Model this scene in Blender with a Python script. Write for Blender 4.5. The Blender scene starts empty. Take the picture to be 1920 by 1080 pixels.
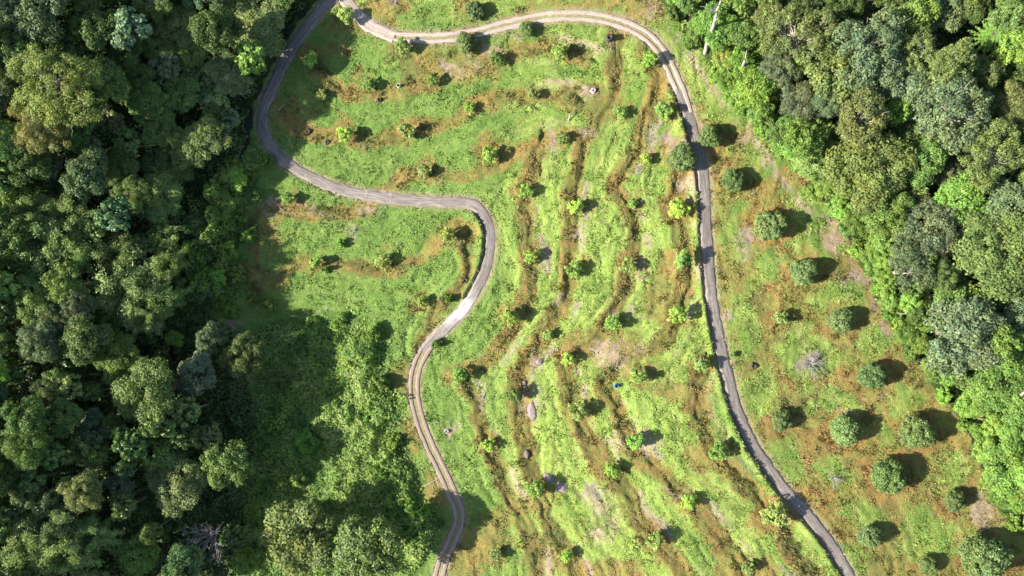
import bpy, math, random
import numpy as np
from mathutils import Vector

S = bpy.context.scene
COL = S.collection
PI = math.pi

# ------------------------------------------------------------------ camera, sky, sun, exposure
CAMZ = 165.0
PX = 0.125                                   # metres per photo pixel at height 0
cam_d = bpy.data.cameras.new('camera'); cam = bpy.data.objects.new('camera', cam_d); COL.objects.link(cam)
cam.location = (0, 0, CAMZ); cam.rotation_euler = (0, 0, 0)
cam_d.sensor_width = 36; cam_d.lens = 18.0 * CAMZ / (960 * PX)
cam_d.clip_start = 1; cam_d.clip_end = 6000
S.camera = cam
SUN_EL = math.radians(29); SHADOW_DIR = math.radians(9)      # shadows run right and a little up
sun_d = bpy.data.lights.new('sun', 'SUN'); sun = bpy.data.objects.new('sun', sun_d); COL.objects.link(sun)
sun_d.energy = 5.0; sun_d.angle = math.radians(0.5); sun_d.color = (1.0, 0.95, 0.86)
ld = Vector((math.cos(SHADOW_DIR) * math.cos(SUN_EL), math.sin(SHADOW_DIR) * math.cos(SUN_EL), -math.sin(SUN_EL)))
sun.rotation_euler = ld.to_track_quat('-Z', 'Y').to_euler(); sun.location = (-200, -30, 200)
W = bpy.data.worlds.new('World'); S.world = W; W.use_nodes = True
nt = W.node_tree; bg = nt.nodes['Background']
sky = nt.nodes.new('ShaderNodeTexSky'); sky.sky_type = 'NISHITA'; sky.sun_disc = False
sky.sun_elevation = SUN_EL
sky.sun_rotation = math.atan2(-ld.x, -ld.y)
nt.links.new(sky.outputs[0], bg.inputs[0]); bg.inputs[1].default_value = 0.09
S.view_settings.view_transform = 'Standard'; S.view_settings.look = 'None'; S.view_settings.gamma = 1
S.view_settings.exposure = 1.5
S.render.engine = 'CYCLES'
S.cycles.max_bounces = 5; S.cycles.diffuse_bounces = 3; S.cycles.transmission_bounces = 3; S.cycles.transparent_max_bounces = 4

# ------------------------------------------------------------------ numpy helpers
RNG = np.random.default_rng(11); random.seed(5)
def _hash(ix, iy, seed):
    n = (ix.astype(np.int64) * 374761393 + iy.astype(np.int64) * 668265263 + seed * 974634777) & 0x7fffffff
    n = ((n ^ (n >> 13)) * 1274126177) & 0x7fffffff
    n = (n ^ (n >> 16)) & 0xffff
    return n / 65535.0
def vnoise(x, y, s=0):
    x = np.asarray(x, float); y = np.asarray(y, float)
    ix = np.floor(x); iy = np.floor(y); fx = x - ix; fy = y - iy
    fx = fx * fx * (3 - 2 * fx); fy = fy * fy * (3 - 2 * fy)
    a = _hash(ix, iy, s); b = _hash(ix + 1, iy, s); c = _hash(ix, iy + 1, s); d = _hash(ix + 1, iy + 1, s)
    return (a + (b - a) * fx) * (1 - fy) + (c + (d - c) * fx) * fy
def fbm(x, y, sc, oct=4, s=0):
    r = 0; a = 1; t = 0; f = 1.0 / sc
    for k in range(oct):
        r = r + a * vnoise(x * f + 17.3 * k, y * f - 9.1 * k, s + k); t += a; a *= 0.55; f *= 2.03
    return r / t
def sstep(a, b, x):
    t = np.clip((x - a) / (b - a), 0, 1); return t * t * (3 - 2 * t)
def softp(x, k=8.0): return np.logaddexp(0, x / k) * k

def hbase(x, y):
    """the lie of the land: a wooded valley on the left, a planted slope rising to the right"""
    v = -62 + 0.06 * (y + 20)
    up = 0.165 * (softp(x - v) - softp(x - 45)) + 0.05 * softp(x - 45)
    lf = (0.22 + .22 * sstep(-8, -38, y)) * softp(v - x)
    h = up + lf - 9.8 + 1.2 * (fbm(x, y, 38, 3, 3) - .5) + 0.02 * y
    return h

def unproj(u, v, hf, lift=0.0):
    """photo pixel -> the world point on the surface hf + lift"""
    dx = (np.asarray(u, float) - 960) * PX / CAMZ; dy = (540 - np.asarray(v, float)) * PX / CAMZ
    z = np.zeros_like(dx) + lift
    for _ in range(12):
        t = CAMZ - z; z = 0.5 * z + 0.5 * (hf(dx * t, dy * t) + lift)
    t = CAMZ - z
    return dx * t, dy * t, z

def smooth_line(p, step=1.0, closed=False):
    """Catmull-Rom through the points, resampled evenly"""
    p = np.asarray(p, float); q = np.vstack([2 * p[0] - p[1], p, 2 * p[-1] - p[-2]])
    out = []
    for i in range(1, len(q) - 2):
        t = np.linspace(0, 1, 12, endpoint=False)[:, None]
        a, b, c, d = q[i - 1], q[i], q[i + 1], q[i + 2]
        out.append(0.5 * ((2 * b) + (-a + c) * t + (2 * a - 5 * b + 4 * c - d) * t ** 2 + (-a + 3 * b - 3 * c + d) * t ** 3))
    out.append(p[-1:]); out = np.vstack(out)
    s = np.r_[0, np.cumsum(np.hypot(*np.diff(out[:, :2], axis=0).T))]
    n = max(2, int(s[-1] / step)); ss = np.linspace(0, s[-1], n)
    return np.stack([np.interp(ss, s, out[:, k]) for k in range(out.shape[1])], 1), ss

def line_dist(x, y, L, signed=False):
    """distance from every point to the polyline (positive on its right-hand side when signed), and place along it"""
    best = np.full(x.shape, 1e9); bx_ = np.zeros(x.shape); sg = np.zeros(x.shape); al = np.zeros(x.shape); acc = 0
    for i in range(len(L) - 1):
        ax, ay = L[i, :2]; bx, by = L[i + 1, :2]; ex, ey = bx - ax, by - ay; l2 = ex * ex + ey * ey + 1e-9
        t = np.clip(((x - ax) * ex + (y - ay) * ey) / l2, 0, 1)
        dx = x - ax - t * ex; dy = y - ay - t * ey; d = np.hypot(dx, dy)
        m = d < best; best = np.where(m, d, best)
        sg = np.where(m, np.sign(-(ex * dy - ey * dx)), sg)
        bx_ = np.where(m, dx, bx_)
        al = np.where(m, acc + t * math.sqrt(l2), al); acc += math.sqrt(l2)
    line_dist.side = bx_
    return (best, sg, al)

def in_poly(x, y, P):
    c = np.zeros(np.shape(x), bool); n = len(P); j = n - 1
    for i in range(n):
        xi, yi = P[i]; xj, yj = P[j]
        c ^= ((yi > y) != (yj > y)) & (x < (xj - xi) * (y - yi) / (yj - yi + 1e-12) + xi); j = i
    return c

def mesh_np(name, verts, faces, mat, col=None, uv=None, smooth=False):
    me = bpy.data.meshes.new(name)
    verts = np.asarray(verts, np.float32); faces = np.asarray(faces, np.int32); k = faces.shape[1]; n = len(faces)
    me.vertices.add(len(verts)); me.vertices.foreach_set('co', verts.ravel())
    me.loops.add(n * k); me.loops.foreach_set('vertex_index', faces.ravel())
    me.polygons.add(n); me.polygons.foreach_set('loop_start', np.arange(0, n * k, k, dtype=np.int32))
    if smooth: me.polygons.foreach_set('use_smooth', np.ones(n, bool))
    if col is not None:
        a = me.color_attributes.new('tint', 'FLOAT_COLOR', 'POINT')
        c = np.ones((len(verts), 4), np.float32); c[:, :3] = col; a.data.foreach_set('color', c.ravel())
    if uv is not None:
        a = me.attributes.new('lane', 'FLOAT_VECTOR', 'POINT')
        c = np.zeros((len(verts), 3), np.float32); c[:, :uv.shape[1]] = uv; a.data.foreach_set('vector', c.ravel())
    me.update(calc_edges=True); me.validate()
    me.materials.append(mat)
    return me
def link(name, me, parent=None):
    o = bpy.data.objects.new(name, me); COL.objects.link(o)
    if parent is not None: o.parent = parent
    return o
def tag(o, label=None, cat=None, group=None, kind=None):
    if label: o['label'] = label
    if cat: o['category'] = cat
    if group: o['group'] = group
    if kind: o['kind'] = kind
    return o

# ------------------------------------------------------------------ materials
def newmat(name):
    m = bpy.data.materials.new(name); m.use_nodes = True; t = m.node_tree
    for n in list(t.nodes): t.nodes.remove(n)
    out = t.nodes.new('ShaderNodeOutputMaterial'); return m, t, out
def N(t, typ, **kw):
    n = t.nodes.new(typ)
    for k, v in kw.items(): setattr(n, k, v)
    return n
def noise(t, scale, detail=4, rough=.6, vec=None):
    n = N(t, 'ShaderNodeTexNoise'); n.inputs['Scale'].default_value = scale; n.inputs['Detail'].default_value = detail
    n.inputs['Roughness'].default_value = rough
    if vec is not None: t.links.new(vec, n.inputs['Vector'])
    return n
def maprange(t, src, a, b, c, d):
    n = N(t, 'ShaderNodeMapRange'); t.links.new(src, n.inputs[0])
    for i, v in zip((1, 2, 3, 4), (a, b, c, d)): n.inputs[i].default_value = v
    return n.outputs[0]
def mixc(t, f, a, b, mode='MIX'):
    n = N(t, 'ShaderNodeMix', data_type='RGBA', blend_type=mode)
    for sock, v in ((n.inputs[0], f), (n.inputs[6], a), (n.inputs[7], b)):
        if hasattr(v, 'links'): t.links.new(v, sock)
        elif isinstance(v, (int, float)): sock.default_value = v
        else: sock.default_value = (*v, 1) if len(v) == 3 else v
    return n.outputs[2]

def leaf_material(name, rough=.55, spec=.35, trans=.22, use_tint_only=False):
    """leaf colour = the plant's own colour (object colour) times a per-leaf tint"""
    m, t, out = newmat(name)
    at = N(t, 'ShaderNodeAttribute', attribute_name='tint')
    if use_tint_only: c = at.outputs['Color']
    else:
        oi = N(t, 'ShaderNodeObjectInfo'); c = mixc(t, 1.0, oi.outputs['Color'], at.outputs['Color'], 'MULTIPLY')
    p = N(t, 'ShaderNodeBsdfPrincipled'); t.links.new(c, p.inputs['Base Color'])
    p.inputs['Roughness'].default_value = rough; p.inputs['Specular IOR Level'].default_value = spec
    tr = N(t, 'ShaderNodeBsdfTranslucent')
    c2 = mixc(t, 1.0, c, (1.25, 1.35, .55), 'MULTIPLY'); t.links.new(c2, tr.inputs[0])
    ms = N(t, 'ShaderNodeMixShader'); ms.inputs[0].default_value = trans
    t.links.new(p.outputs[0], ms.inputs[1]); t.links.new(tr.outputs[0], ms.inputs[2]); t.links.new(ms.outputs[0], out.inputs[0])
    return m
M = {}
M['leaf'] = leaf_material('leaf', .6, .2, .24)
M['glossy_leaf'] = leaf_material('glossy_leaf', .5, .26, .15)
M['ground_leaf'] = leaf_material('ground_leaf', .6, .3, .25, True)
M['grass'] = leaf_material('grass_blade', .6, .25, .28, True)

def bark_material(name, c1, c2, scale=3):
    m, t, out = newmat(name); tc = N(t, 'ShaderNodeTexCoord')
    n = noise(t, scale, 5, .7, tc.outputs['Object']); c = mixc(t, n.outputs[0], c1, c2)
    p = N(t, 'ShaderNodeBsdfPrincipled'); t.links.new(c, p.inputs['Base Color']); p.inputs['Roughness'].default_value = .85
    b = N(t, 'ShaderNodeBump'); b.inputs['Strength'].default_value = .5; t.links.new(n.outputs[0], b.inputs['Height']); t.links.new(b.outputs[0], p.inputs['Normal'])
    t.links.new(p.outputs[0], out.inputs[0]); return m
M['bark'] = bark_material('bark', (.10, .075, .055), (.26, .21, .17))
M['pale_bark'] = bark_material('pale_bark', (.20, .17, .14), (.50, .45, .38))
M['grey_wood'] = bark_material('weathered_wood', (.17, .14, .14), (.42, .36, .36))
M['dark_wood'] = bark_material('charred_wood', (.03, .025, .02), (.09, .07, .05))
M['rock'] = bark_material('pink_grey_rock', (.12, .088, .085), (.30, .225, .215), 1.6)
M['dark_rock'] = bark_material('dark_rock', (.07, .05, .05), (.17, .12, .12), 2)
M['culm'] = bark_material('bamboo_culm', (.14, .17, .05), (.30, .30, .12))

def ground_material():
    m, t, out = newmat('ground'); at = N(t, 'ShaderNodeAttribute', attribute_name='tint'); g = N(t, 'ShaderNodeNewGeometry')
    n1 = noise(t, 1.3, 6, .75, g.outputs['Position']); n2 = noise(t, 6.0, 4, .7, g.outputs['Position'])
    f = maprange(t, n1.outputs[0], .3, .7, .75, 1.25); f2 = maprange(t, n2.outputs[0], .25, .75, .75, 1.25)
    mu = N(t, 'ShaderNodeMath', operation='MULTIPLY'); t.links.new(f, mu.inputs[0]); t.links.new(f2, mu.inputs[1])
    v = N(t, 'ShaderNodeVectorMath', operation='SCALE'); t.links.new(at.outputs['Color'], v.inputs[0]); t.links.new(mu.outputs[0], v.inputs[3])
    p = N(t, 'ShaderNodeBsdfPrincipled'); t.links.new(v.outputs[0], p.inputs['Base Color']); p.inputs['Roughness'].default_value = .95
    p.inputs['Specular IOR Level'].default_value = .15
    b = N(t, 'ShaderNodeBump'); b.inputs['Strength'].default_value = .9; b.inputs['Distance'].default_value = .35
    t.links.new(n1.outputs[0], b.inputs['Height'])
    b2 = N(t, 'ShaderNodeBump'); b2.inputs['Strength'].default_value = .8; b2.inputs['Distance'].default_value = .12
    t.links.new(n2.outputs[0], b2.inputs['Height']); t.links.new(b.outputs[0], b2.inputs['Normal']); t.links.new(b2.outputs[0], p.inputs['Normal'])
    t.links.new(p.outputs[0], out.inputs[0]); return m
M['ground'] = ground_material()

def road_material(name, base, dark, pale, joints=True):
    m, t, out = newmat(name); at = N(t, 'ShaderNodeAttribute', attribute_name='lane'); g = N(t, 'ShaderNodeNewGeometry')
    sp = N(t, 'ShaderNodeSeparateXYZ'); t.links.new(at.outputs['Vector'], sp.inputs[0])
    # stretched noise along the road: wheel polish and stains
    mp = N(t, 'ShaderNodeCombineXYZ')
    a = N(t, 'ShaderNodeMath', operation='MULTIPLY'); a.inputs[1].default_value = 2.2; t.links.new(sp.outputs[0], a.inputs[0])
    b = N(t, 'ShaderNodeMath', operation='MULTIPLY'); b.inputs[1].default_value = .16; t.links.new(sp.outputs[1], b.inputs[0])
    t.links.new(a.outputs[0], mp.inputs[0]); t.links.new(b.outputs[0], mp.inputs[1])
    n1 = noise(t, 1.5, 5, .65, mp.outputs[0]); n2 = noise(t, .28, 6, .75, g.outputs['Position']); n3 = noise(t, 5, 4, .8, g.outputs['Position'])
    c = mixc(t, maprange(t, n1.outputs[0], .42, .60, 0, 1), base, dark)
    c = mixc(t, maprange(t, n2.outputs[0], .55, .70, 0, .7), c, pale)
    ab = N(t, 'ShaderNodeMath', operation='ABSOLUTE'); t.links.new(sp.outputs[0], ab.inputs[0])
    ad = N(t, 'ShaderNodeMath', operation='ADD'); t.links.new(ab.outputs[0], ad.inputs[0])
    nn = maprange(t, n3.outputs[0], 0, 1, -.25, .25); t.links.new(nn, ad.inputs[1])
    c = mixc(t, maprange(t, ad.outputs[0], .92, 1.08, 0, .5), c, pale)          # worn pale edge
    c = mixc(t, maprange(t, n3.outputs[0], .3, .75, .45, 0), c, dark)
    n4 = noise(t, .8, 4, .7, g.outputs['Position'])
    c = mixc(t, maprange(t, n4.outputs[0], .53, .66, 0, .65), c, (.20, .150, .105))          # washed-on soil
    rt = N(t, 'ShaderNodeMath', operation='PINGPONG'); rt.inputs[1].default_value = .5; t.links.new(ab.outputs[0], rt.inputs[0])
    c = mixc(t, maprange(t, rt.outputs[0], .36, .5, 0, .35), c, dark)
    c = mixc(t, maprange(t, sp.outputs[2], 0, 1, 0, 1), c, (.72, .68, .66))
    if joints:
        md = N(t, 'ShaderNodeMath', operation='MODULO'); md.inputs[1].default_value = 6.0; t.links.new(sp.outputs[1], md.inputs[0])
        lt = N(t, 'ShaderNodeMath', operation='LESS_THAN'); lt.inputs[1].default_value = .14; t.links.new(md.outputs[0], lt.inputs[0])
        ml = N(t, 'ShaderNodeMath', operation='MULTIPLY'); ml.inputs[1].default_value = .65; t.links.new(lt.outputs[0], ml.inputs[0])
        dv = N(t, 'ShaderNodeMath', operation='DIVIDE'); dv.inputs[1].default_value = 6.0; t.links.new(sp.outputs[1], dv.inputs[0])
        fo = N(t, 'ShaderNodeMath', operation='FLOOR'); t.links.new(dv.outputs[0], fo.inputs[0])
        wn = N(t, 'ShaderNodeTexWhiteNoise', noise_dimensions='1D'); t.links.new(fo.outputs[0], wn.inputs['W'])
        c = mixc(t, maprange(t, wn.outputs['Value'], .35, 1, 0, .4), c, dark)                     # each poured slab weathers its own way
        c = mixc(t, ml.outputs[0], c, dark)
    p = N(t, 'ShaderNodeBsdfPrincipled'); t.links.new(c, p.inputs['Base Color']); p.inputs['Roughness'].default_value = .8
    bp = N(t, 'ShaderNodeBump'); bp.inputs['Strength'].default_value = .4; bp.inputs['Distance'].default_value = .05
    t.links.new(n3.outputs[0], bp.inputs['Height']); t.links.new(bp.outputs[0], p.inputs['Normal'])
    t.links.new(p.outputs[0], out.inputs[0]); return m
M['concrete'] = road_material('worn_concrete', (.262, .225, .198), (.110, .092, .080), (.42, .375, .33))
M['strip'] = road_material('pale_strip', (.40, .33, .28), (.24, .19, .155), (.52, .44, .38))
M['dirt'] = road_material('dirt_track', (.32, .235, .19), (.18, .125, .10), (.42, .33, .28), False)

def plain(name, c, rough=.5, spec=.5):
    m, t, out = newmat(name); p = N(t, 'ShaderNodeBsdfPrincipled'); g = N(t, 'ShaderNodeTexCoord')
    n = noise(t, 6, 4, .7, g.outputs['Object']); cc = mixc(t, maprange(t, n.outputs[0], .35, .75, 0, .35), c, tuple(x * .5 for x in c))
    t.links.new(cc, p.inputs['Base Color']); p.inputs['Roughness'].default_value = rough
    t.links.new(p.outputs[0], out.inputs[0]); return m
M['white_plastic'] = plain('white_plastic', (.75, .74, .72)); M['blue_plastic'] = plain('blue_plastic', (.06, .22, .62)); M['black_water'] = plain('dark_water', (.012, .014, .016), .08)

# ------------------------------------------------------------------ lines of the place, traced in photo pixels, laid on the land
ROAD_A = [(1615,1120),(1592,1080),(1560,1025),(1525,978),(1480,928),(1440,876),(1405,822),(1381,765),(1366,710),(1354,660),(1342,600),(1333,540),(1328,480),(1324,420),(1322,360),(1317,310),(1305,262),(1290,213),(1275,168),(1256,125),(1236,90),(1205,62),(1160,42),(1100,30),(1030,31),(960,44),(900,60),(840,70),(780,71),(740,68),(700,51),(672,28),(650,2),(640,-18)]
ROAD_B = [(640,-18),(625,-2),(605,15),(572,55),(543,97),(518,145),(499,190),(490,230),(500,264),(525,295),(570,325),(625,350),(690,366),(760,374),(830,378),(880,381),(905,398),(919,430),(919,470),(910,510),(893,545),(870,580),(840,611),(815,635),(795,660),(780,695),(777,740),(788,790),(808,840),(830,885),(850,930),(862,970),(850,1010),(832,1050),(818,1100)]
A_split = 17; B_split = 23
def road_world(P, i0, i1):
    q, s = smooth_line(P[i0:i1 + 1], 6.0); x, y, z = unproj(q[:, 0], q[:, 1], hbase)
    return smooth_line(np.stack([x, y], 1), 0.8)[0]
RA = road_world(ROAD_A, 0, len(ROAD_A) - 1); RB = road_world(ROAD_B, 0, len(ROAD_B) - 1)

BENCH = [  # terrace benches (brown grass); walked so that uphill lies on the right-hand side in the photo's centre
 [(1157,60),(1152,130),(1148,180),(1112,232),(1088,290),(1078,340),(1066,380),(1070,430),(1066,500),(1058,555),(1038,590),(1008,640),(985,680),(968,715),(975,790),(988,850),(1002,910),(1024,970),(1052,1030),(1085,1095)],
 [(1218,95),(1232,150),(1216,210),(1195,250),(1182,310),(1150,345),(1172,385),(1188,440),(1172,500),(1163,560),(1140,600),(1110,640),(1062,672),(1068,730),(1082,775),(1102,830),(1130,872),(1162,912),(1192,970),(1232,1022),(1292,1090)],
 [(1010,270),(1000,320),(982,370),(984,440),(995,480),(990,530),(974,590),(940,640),(900,685),(868,702),(890,760),(905,820),(925,862),(950,920),(985,990),(1010,1090)],
 [(1290,250),(1262,380),(1270,440),(1288,490),(1278,560),(1268,600),(1235,640),(1160,680),(1130,715),(1152,770),(1172,822),(1202,862),(1242,892),(1292,940),(1342,1000),(1382,1060),(1402,1095)],
 [(1315,680),(1300,740),(1322,800),(1348,856),(1392,905),(1440,962),(1472,1012),(1525,1090)],
 [(575,95),(605,148),(650,172),(700,186),(760,162),(812,150),(860,128),(930,108),(1000,92),(1050,96),(1100,110)],
 [(515,190),(558,240),(620,255),(700,265),(780,240),(850,225),(905,195),(960,182),(1020,176),(1062,185)],
 [(720,352),(780,322),(850,330),(920,312),(970,292),(1020,268),(1060,250)],
 [(478,470),(482,400),(510,388),(570,396),(640,402),(690,392)],
 [(455,505),(520,522),(560,494),(640,500),(720,505),(780,490),(830,445),(862,430),(878,470),(872,525),(830,568),(800,620),(790,650)],
]
UPHILL = [-1, -1, -1, -1, -1, -1, -1, -1, -1, -1]
def line_world(P, step=10.0):
    q, s = smooth_line(P, step); x, y, z = unproj(q[:, 0], q[:, 1], hbase); return np.stack([x, y], 1)
BW = [line_world(P) for P in BENCH]

ORCH = [(1333,253,21),(1283,294,26),(1376,335,21),(1450,422,30),(1512,508,25),(1580,602,23),(1638,707,25),(1468,790,20),(1594,810,28),(1724,815,31),(1674,898,32),(1795,942,20),(1637,1012,21),(1858,1055,42),(1745,1064,17),(890,15,17),(875,76,19),(987,52,14)]
YOUNG = [(646,25,16),(580,107,14),(752,83,15),(1050,92,15),(1220,105,15),(812,147,12),(1165,207,13),(1245,205,16),(930,107,15),(690,155,12),(998,175,11),(880,200,11),(645,250,15),(760,243,15),(918,290,17),(795,320,13),(1055,255,13),(1212,297,11),(985,357,14),(1080,385,14),(1187,382,10),(1275,390,19),(995,478,14),(1078,505,16),(1178,497,15),(1283,487,17),(955,595,17),(1028,628,10),(1150,608,16),(1272,590,17),(1066,675,13),(1200,707,15),(1316,685,15),(860,705,14),(965,740,16),(1085,772,18),(915,835,13),(1195,828,16),(1148,883,15),(1350,848,18),(1007,918,19),(1293,943,14),(1458,970,25),(1230,1015,16),(1062,1045,13),(1405,1068,12),(930,1045,13),(838,440,14),(717,490,14),(590,490,11),(790,565,12),(538,372,12),(1465,597,14),(1375,665,6),(600,175,10)]

FOREST_L = [(-400,-300),(640,-300),(600,0),(565,35),(528,95),(500,145),(474,200),(468,262),(452,300),(440,345),(425,420),(405,520),(395,590),(440,625),(478,760),(472,900),(455,1000),(440,1100),(440,1500),(-400,1500)]
FOREST_R = [(1238,-300),(1240,0),(1285,55),(1330,120),(1372,190),(1440,262),(1512,332),(1560,395),(1598,465),(1645,540),(1668,600),(1712,672),(1765,735),(1805,790),(1825,850),(1858,925),(1905,990),(1990,1060),(2500,1500),(2500,-300)]
VINES = [(470,625),(520,590),(600,580),(690,590),(745,640),(735,700),(748,770),(770,850),(805,910),(825,980),(800,1090),(440,1100),(430,1000),(460,850),(470,740)]

# ------------------------------------------------------------------ terrain grid
cx0, cx1, cy0, cy1, CS = -150.0, 150.0, -92.0, 92.0, 0.36
xs = np.arange(cx0, cx1 + .01, CS); ys = np.arange(cy0, cy1 + .01, CS)
def flare(a0, a1):
    o = CS * 1.6; r = []
    p = 0
    while p < 1700: p += o; r.append(p); o *= 1.22
    r = np.array(r); return a0 - r[::-1], a1 + r
fx = flare(xs[0], xs[-1]); fy = flare(ys[0], ys[-1])
XS = np.concatenate([fx[0], xs, fx[1]]); YS = np.concatenate([fy[0], ys, fy[1]])
GX, GY = np.meshgrid(XS, YS)
H0 = hbase(GX, GY)
core = (GX > cx0 - 5) & (GX < cx1 + 5) & (GY > cy0 - 5) & (GY < cy1 + 5)
gx, gy = GX[core], GY[core]; h0 = H0[core]
t_ = CAMZ - h0; gu = 960 + gx / t_ * CAMZ / PX; gv = 540 - gy / t_ * CAMZ / PX       # where each ground point lies, for the traced outlines
wx = gx + 1.6 * (fbm(gx, gy, 4.5, 3, 21) - .5) * 2; wy = gy + 1.6 * (fbm(gx, gy, 4.5, 3, 22) - .5) * 2
dBench = np.full(gx.shape, 1e9); eN = np.zeros(gx.shape); aN = np.zeros(gx.shape); terr = np.zeros(gx.shape); cut = np.zeros(gx.shape)
for L, up in zip(BW, UPHILL):
    d, sg, al = line_dist(wx, wy, L)
    e = d * sg * up
    w = 2.3
    terr += -.95 * (e / w) * np.exp(-(e / w) ** 2) * (.75 + .5 * vnoise(al / 9, al * 0, 7))
    near = d < dBench; eN = np.where(near, e, eN); aN = np.where(near, al + 200 * up, aN)
    cut = np.maximum(cut, np.exp(-((e - 3.3) / .8) ** 2) * (1 if len(L) > 50 else .3))
    dBench = np.minimum(dBench, d)
oA = np.argsort(RA[:, 1]); xroad0 = np.where(gv > 150, 960 + np.interp(gy, RA[oA, 1], RA[oA, 0]) / t_ * CAMZ / PX, 1350)
streak = fbm(eN / 1.1, aN / 7.5, 1.0, 3, 63); fine = fbm(eN / .5, aN / 3.0, 1.0, 2, 67)      # growth and little ledges that follow the contour
terr += (.80 * (streak - .5) + .20 * (fine - .5)) * np.where(gu > xroad0, .55, 1.0) * sstep(60, 20, dBench) * (gu > 470)
dA, sA, alA = line_dist(gx, gy, RA); sideA = line_dist.side; dB, sB, alB = line_dist(gx, gy, RB); sideB = line_dist.side
dR = np.minimum(dA, dB)
hs = h0 + terr + 0.45 * (fbm(gx, gy, 7, 4, 31) - .5) * 2 * sstep(1.5, 5, dR)
hs += 0.12 * (fbm(gx, gy, 1.6, 3, 35) - .5) * 2 * sstep(1.9, 3.2, dR)
# the main road lies in a slight cut: bank on its left (photo) side
hs += 1.1 * np.exp(-((dA - 2.35) / .7) ** 2) * sstep(.4, 1.5, -sideA) * (gy < 46) * (.6 + .7 * fbm(gx, gy, 6, 2, 77))
hs += 1.0 * np.exp(-((dB - 2.25) / .7) ** 2) * sstep(.4, 1.5, -sideB) * (gy > -12) * (gx > -12) * (.6 + .7 * fbm(gx, gy, 6, 2, 78))
# level the roadbed
roadz = h0 + 0.1
wgt = 1 - sstep(1.35, 2.0, dR)
hs = hs * (1 - wgt) + (h0 - 0.10) * wgt
HH = H0.copy(); HH[core] = hs
ix0 = len(fx[0]); iy0 = len(fy[0])
HC = HH[iy0:iy0 + len(ys), ix0:ix0 + len(xs)]
def grid_look(A, x, y):
    x = np.clip((np.asarray(x, float) - xs[0]) / CS, 0, len(xs) - 1.001); y = np.clip((np.asarray(y, float) - ys[0]) / CS, 0, len(ys) - 1.001)
    i = x.astype(int); j = y.astype(int); f = x - i; g = y - j
    if A.ndim == 3: f = f[..., None]; g = g[..., None]
    return (A[j, i] * (1 - f) + A[j, i + 1] * f) * (1 - g) + (A[j + 1, i] * (1 - f) + A[j + 1, i + 1] * f) * g
def hgt(x, y): return grid_look(HC, x, y)

# ------------------------------------------------------------------ ground colours (what grows where, plus some painted sun and shade)
C = lambda *a: np.array(a, float)
GREEN1, GREEN2, GREEN3 = C(.145, .212, .042), C(.215, .284, .062), C(.095, .162, .034)
BROWN1, BROWN2, RUST = C(.195, .158, .046), C(.138, .120, .038), C(.245, .158, .052)
BARE, PINK, SHADED_LITTER = C(.32, .235, .165), C(.25, .192, .155), C(.030, .032, .018)
def lerp(a, b, f): return a + (b - a) * f[..., None]
n_big = fbm(gx, gy, 14, 4, 41); n_mid = fbm(gx, gy, 3.2, 4, 43); n_sm = fbm(gx, gy, 0.9, 3, 47); n_b2 = fbm(gx, gy, 6.5, 4, 53)
col = lerp(np.broadcast_to(GREEN1, gx.shape + (3,)), GREEN2, sstep(.42, .62, n_big * .5 + n_mid * .5))
col = lerp(col, GREEN3, sstep(.5, .72, n_b2) * .6)
col = lerp(col, GREEN3 * .95, sstep(.50, .66, streak) * .55); col = lerp(col, C(.27, .28, .10), sstep(.42, .32, streak) * .35); col = lerp(col, BROWN1 * 1.0 if False else C(.185, .165, .05), sstep(.60, .72, fine) * .5)
# the upper left field is a deeper green
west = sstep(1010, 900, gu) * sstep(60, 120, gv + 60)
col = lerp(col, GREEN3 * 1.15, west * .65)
sunny = sstep(900, 1000, gu) * sstep(1330, 1250, gu) * sstep(250, 420, gv)  # stronger sun on the centre slope, put into the grass colour
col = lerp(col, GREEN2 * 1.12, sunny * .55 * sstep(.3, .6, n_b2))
oA = np.argsort(RA[:, 1]); xroad_u = np.where(gv > 150, 960 + np.interp(gy, RA[oA, 1], RA[oA, 0]) / t_ * CAMZ / PX, 1350)
def brown_mix(c, m):
    bb = lerp(np.broadcast_to(BROWN1, c.shape), BROWN2, sstep(.45, .62, n_mid)); bb = lerp(bb, RUST, sstep(.46, .62, n_b2) * np.where(gu > xroad_u, .85, .55)); bb = lerp(bb, GREEN3 * 1.1, sstep(.45, .65, n_sm) * .42)
    return lerp(c, bb, m)
bw = np.where(gu > 940, 1.75 + .4 * sstep(640, 760, gv), 1.7) * (0.60 + .85 * n_b2)
m_br = sstep(bw + .8, bw - .5, dBench + (n_sm - .5) * 1.6)
# right of the main road the brown grass rules, with green patches
oA = np.argsort(RA[:, 1]); xroad = np.interp(gy, RA[oA, 1], RA[oA, 0])
east = ((gx > xroad + 1.8) & (gv > 190)).astype(float)
GREENP = [(1385,430,52,62),(1395,600,34,95),(1445,505,45,40),(1520,668,82,75),(1420,740,45,60),(1475,870,45,60),(1560,760,70,22),(1740,1000,62,75),(1620,960,50,35),(1700,760,40,50),(1780,880,40,45),(1560,560,70,40),(1640,640,40,50),(1500,400,70,60),(1430,300,60,60),(1370,190,60,60),(1520,470,50,40),(1500,1010,90,50),(1420,880,60,60),(1560,880,40,30),(1800,1010,40,30),(1660,840,25,60),(1590,1050,50,30)]
gm = np.zeros(gx.shape)
wu = gu + 30 * (n_mid - .5) * 2 + 18 * (n_sm - .5) * 2; wv = gv + 30 * (n_b2 - .5) * 2 + 18 * (fbm(gx, gy, 1.1, 3, 61) - .5) * 2
for (u, v, a, b) in GREENP: gm = np.maximum(gm, sstep(1.0, .6, np.hypot((wu - u) / a, (wv - v) / b)))
m_br = np.where(east > 0, np.maximum(1 - gm, 0) * (.66 + .34 * sstep(.30, .5, n_mid)), m_br)
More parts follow.
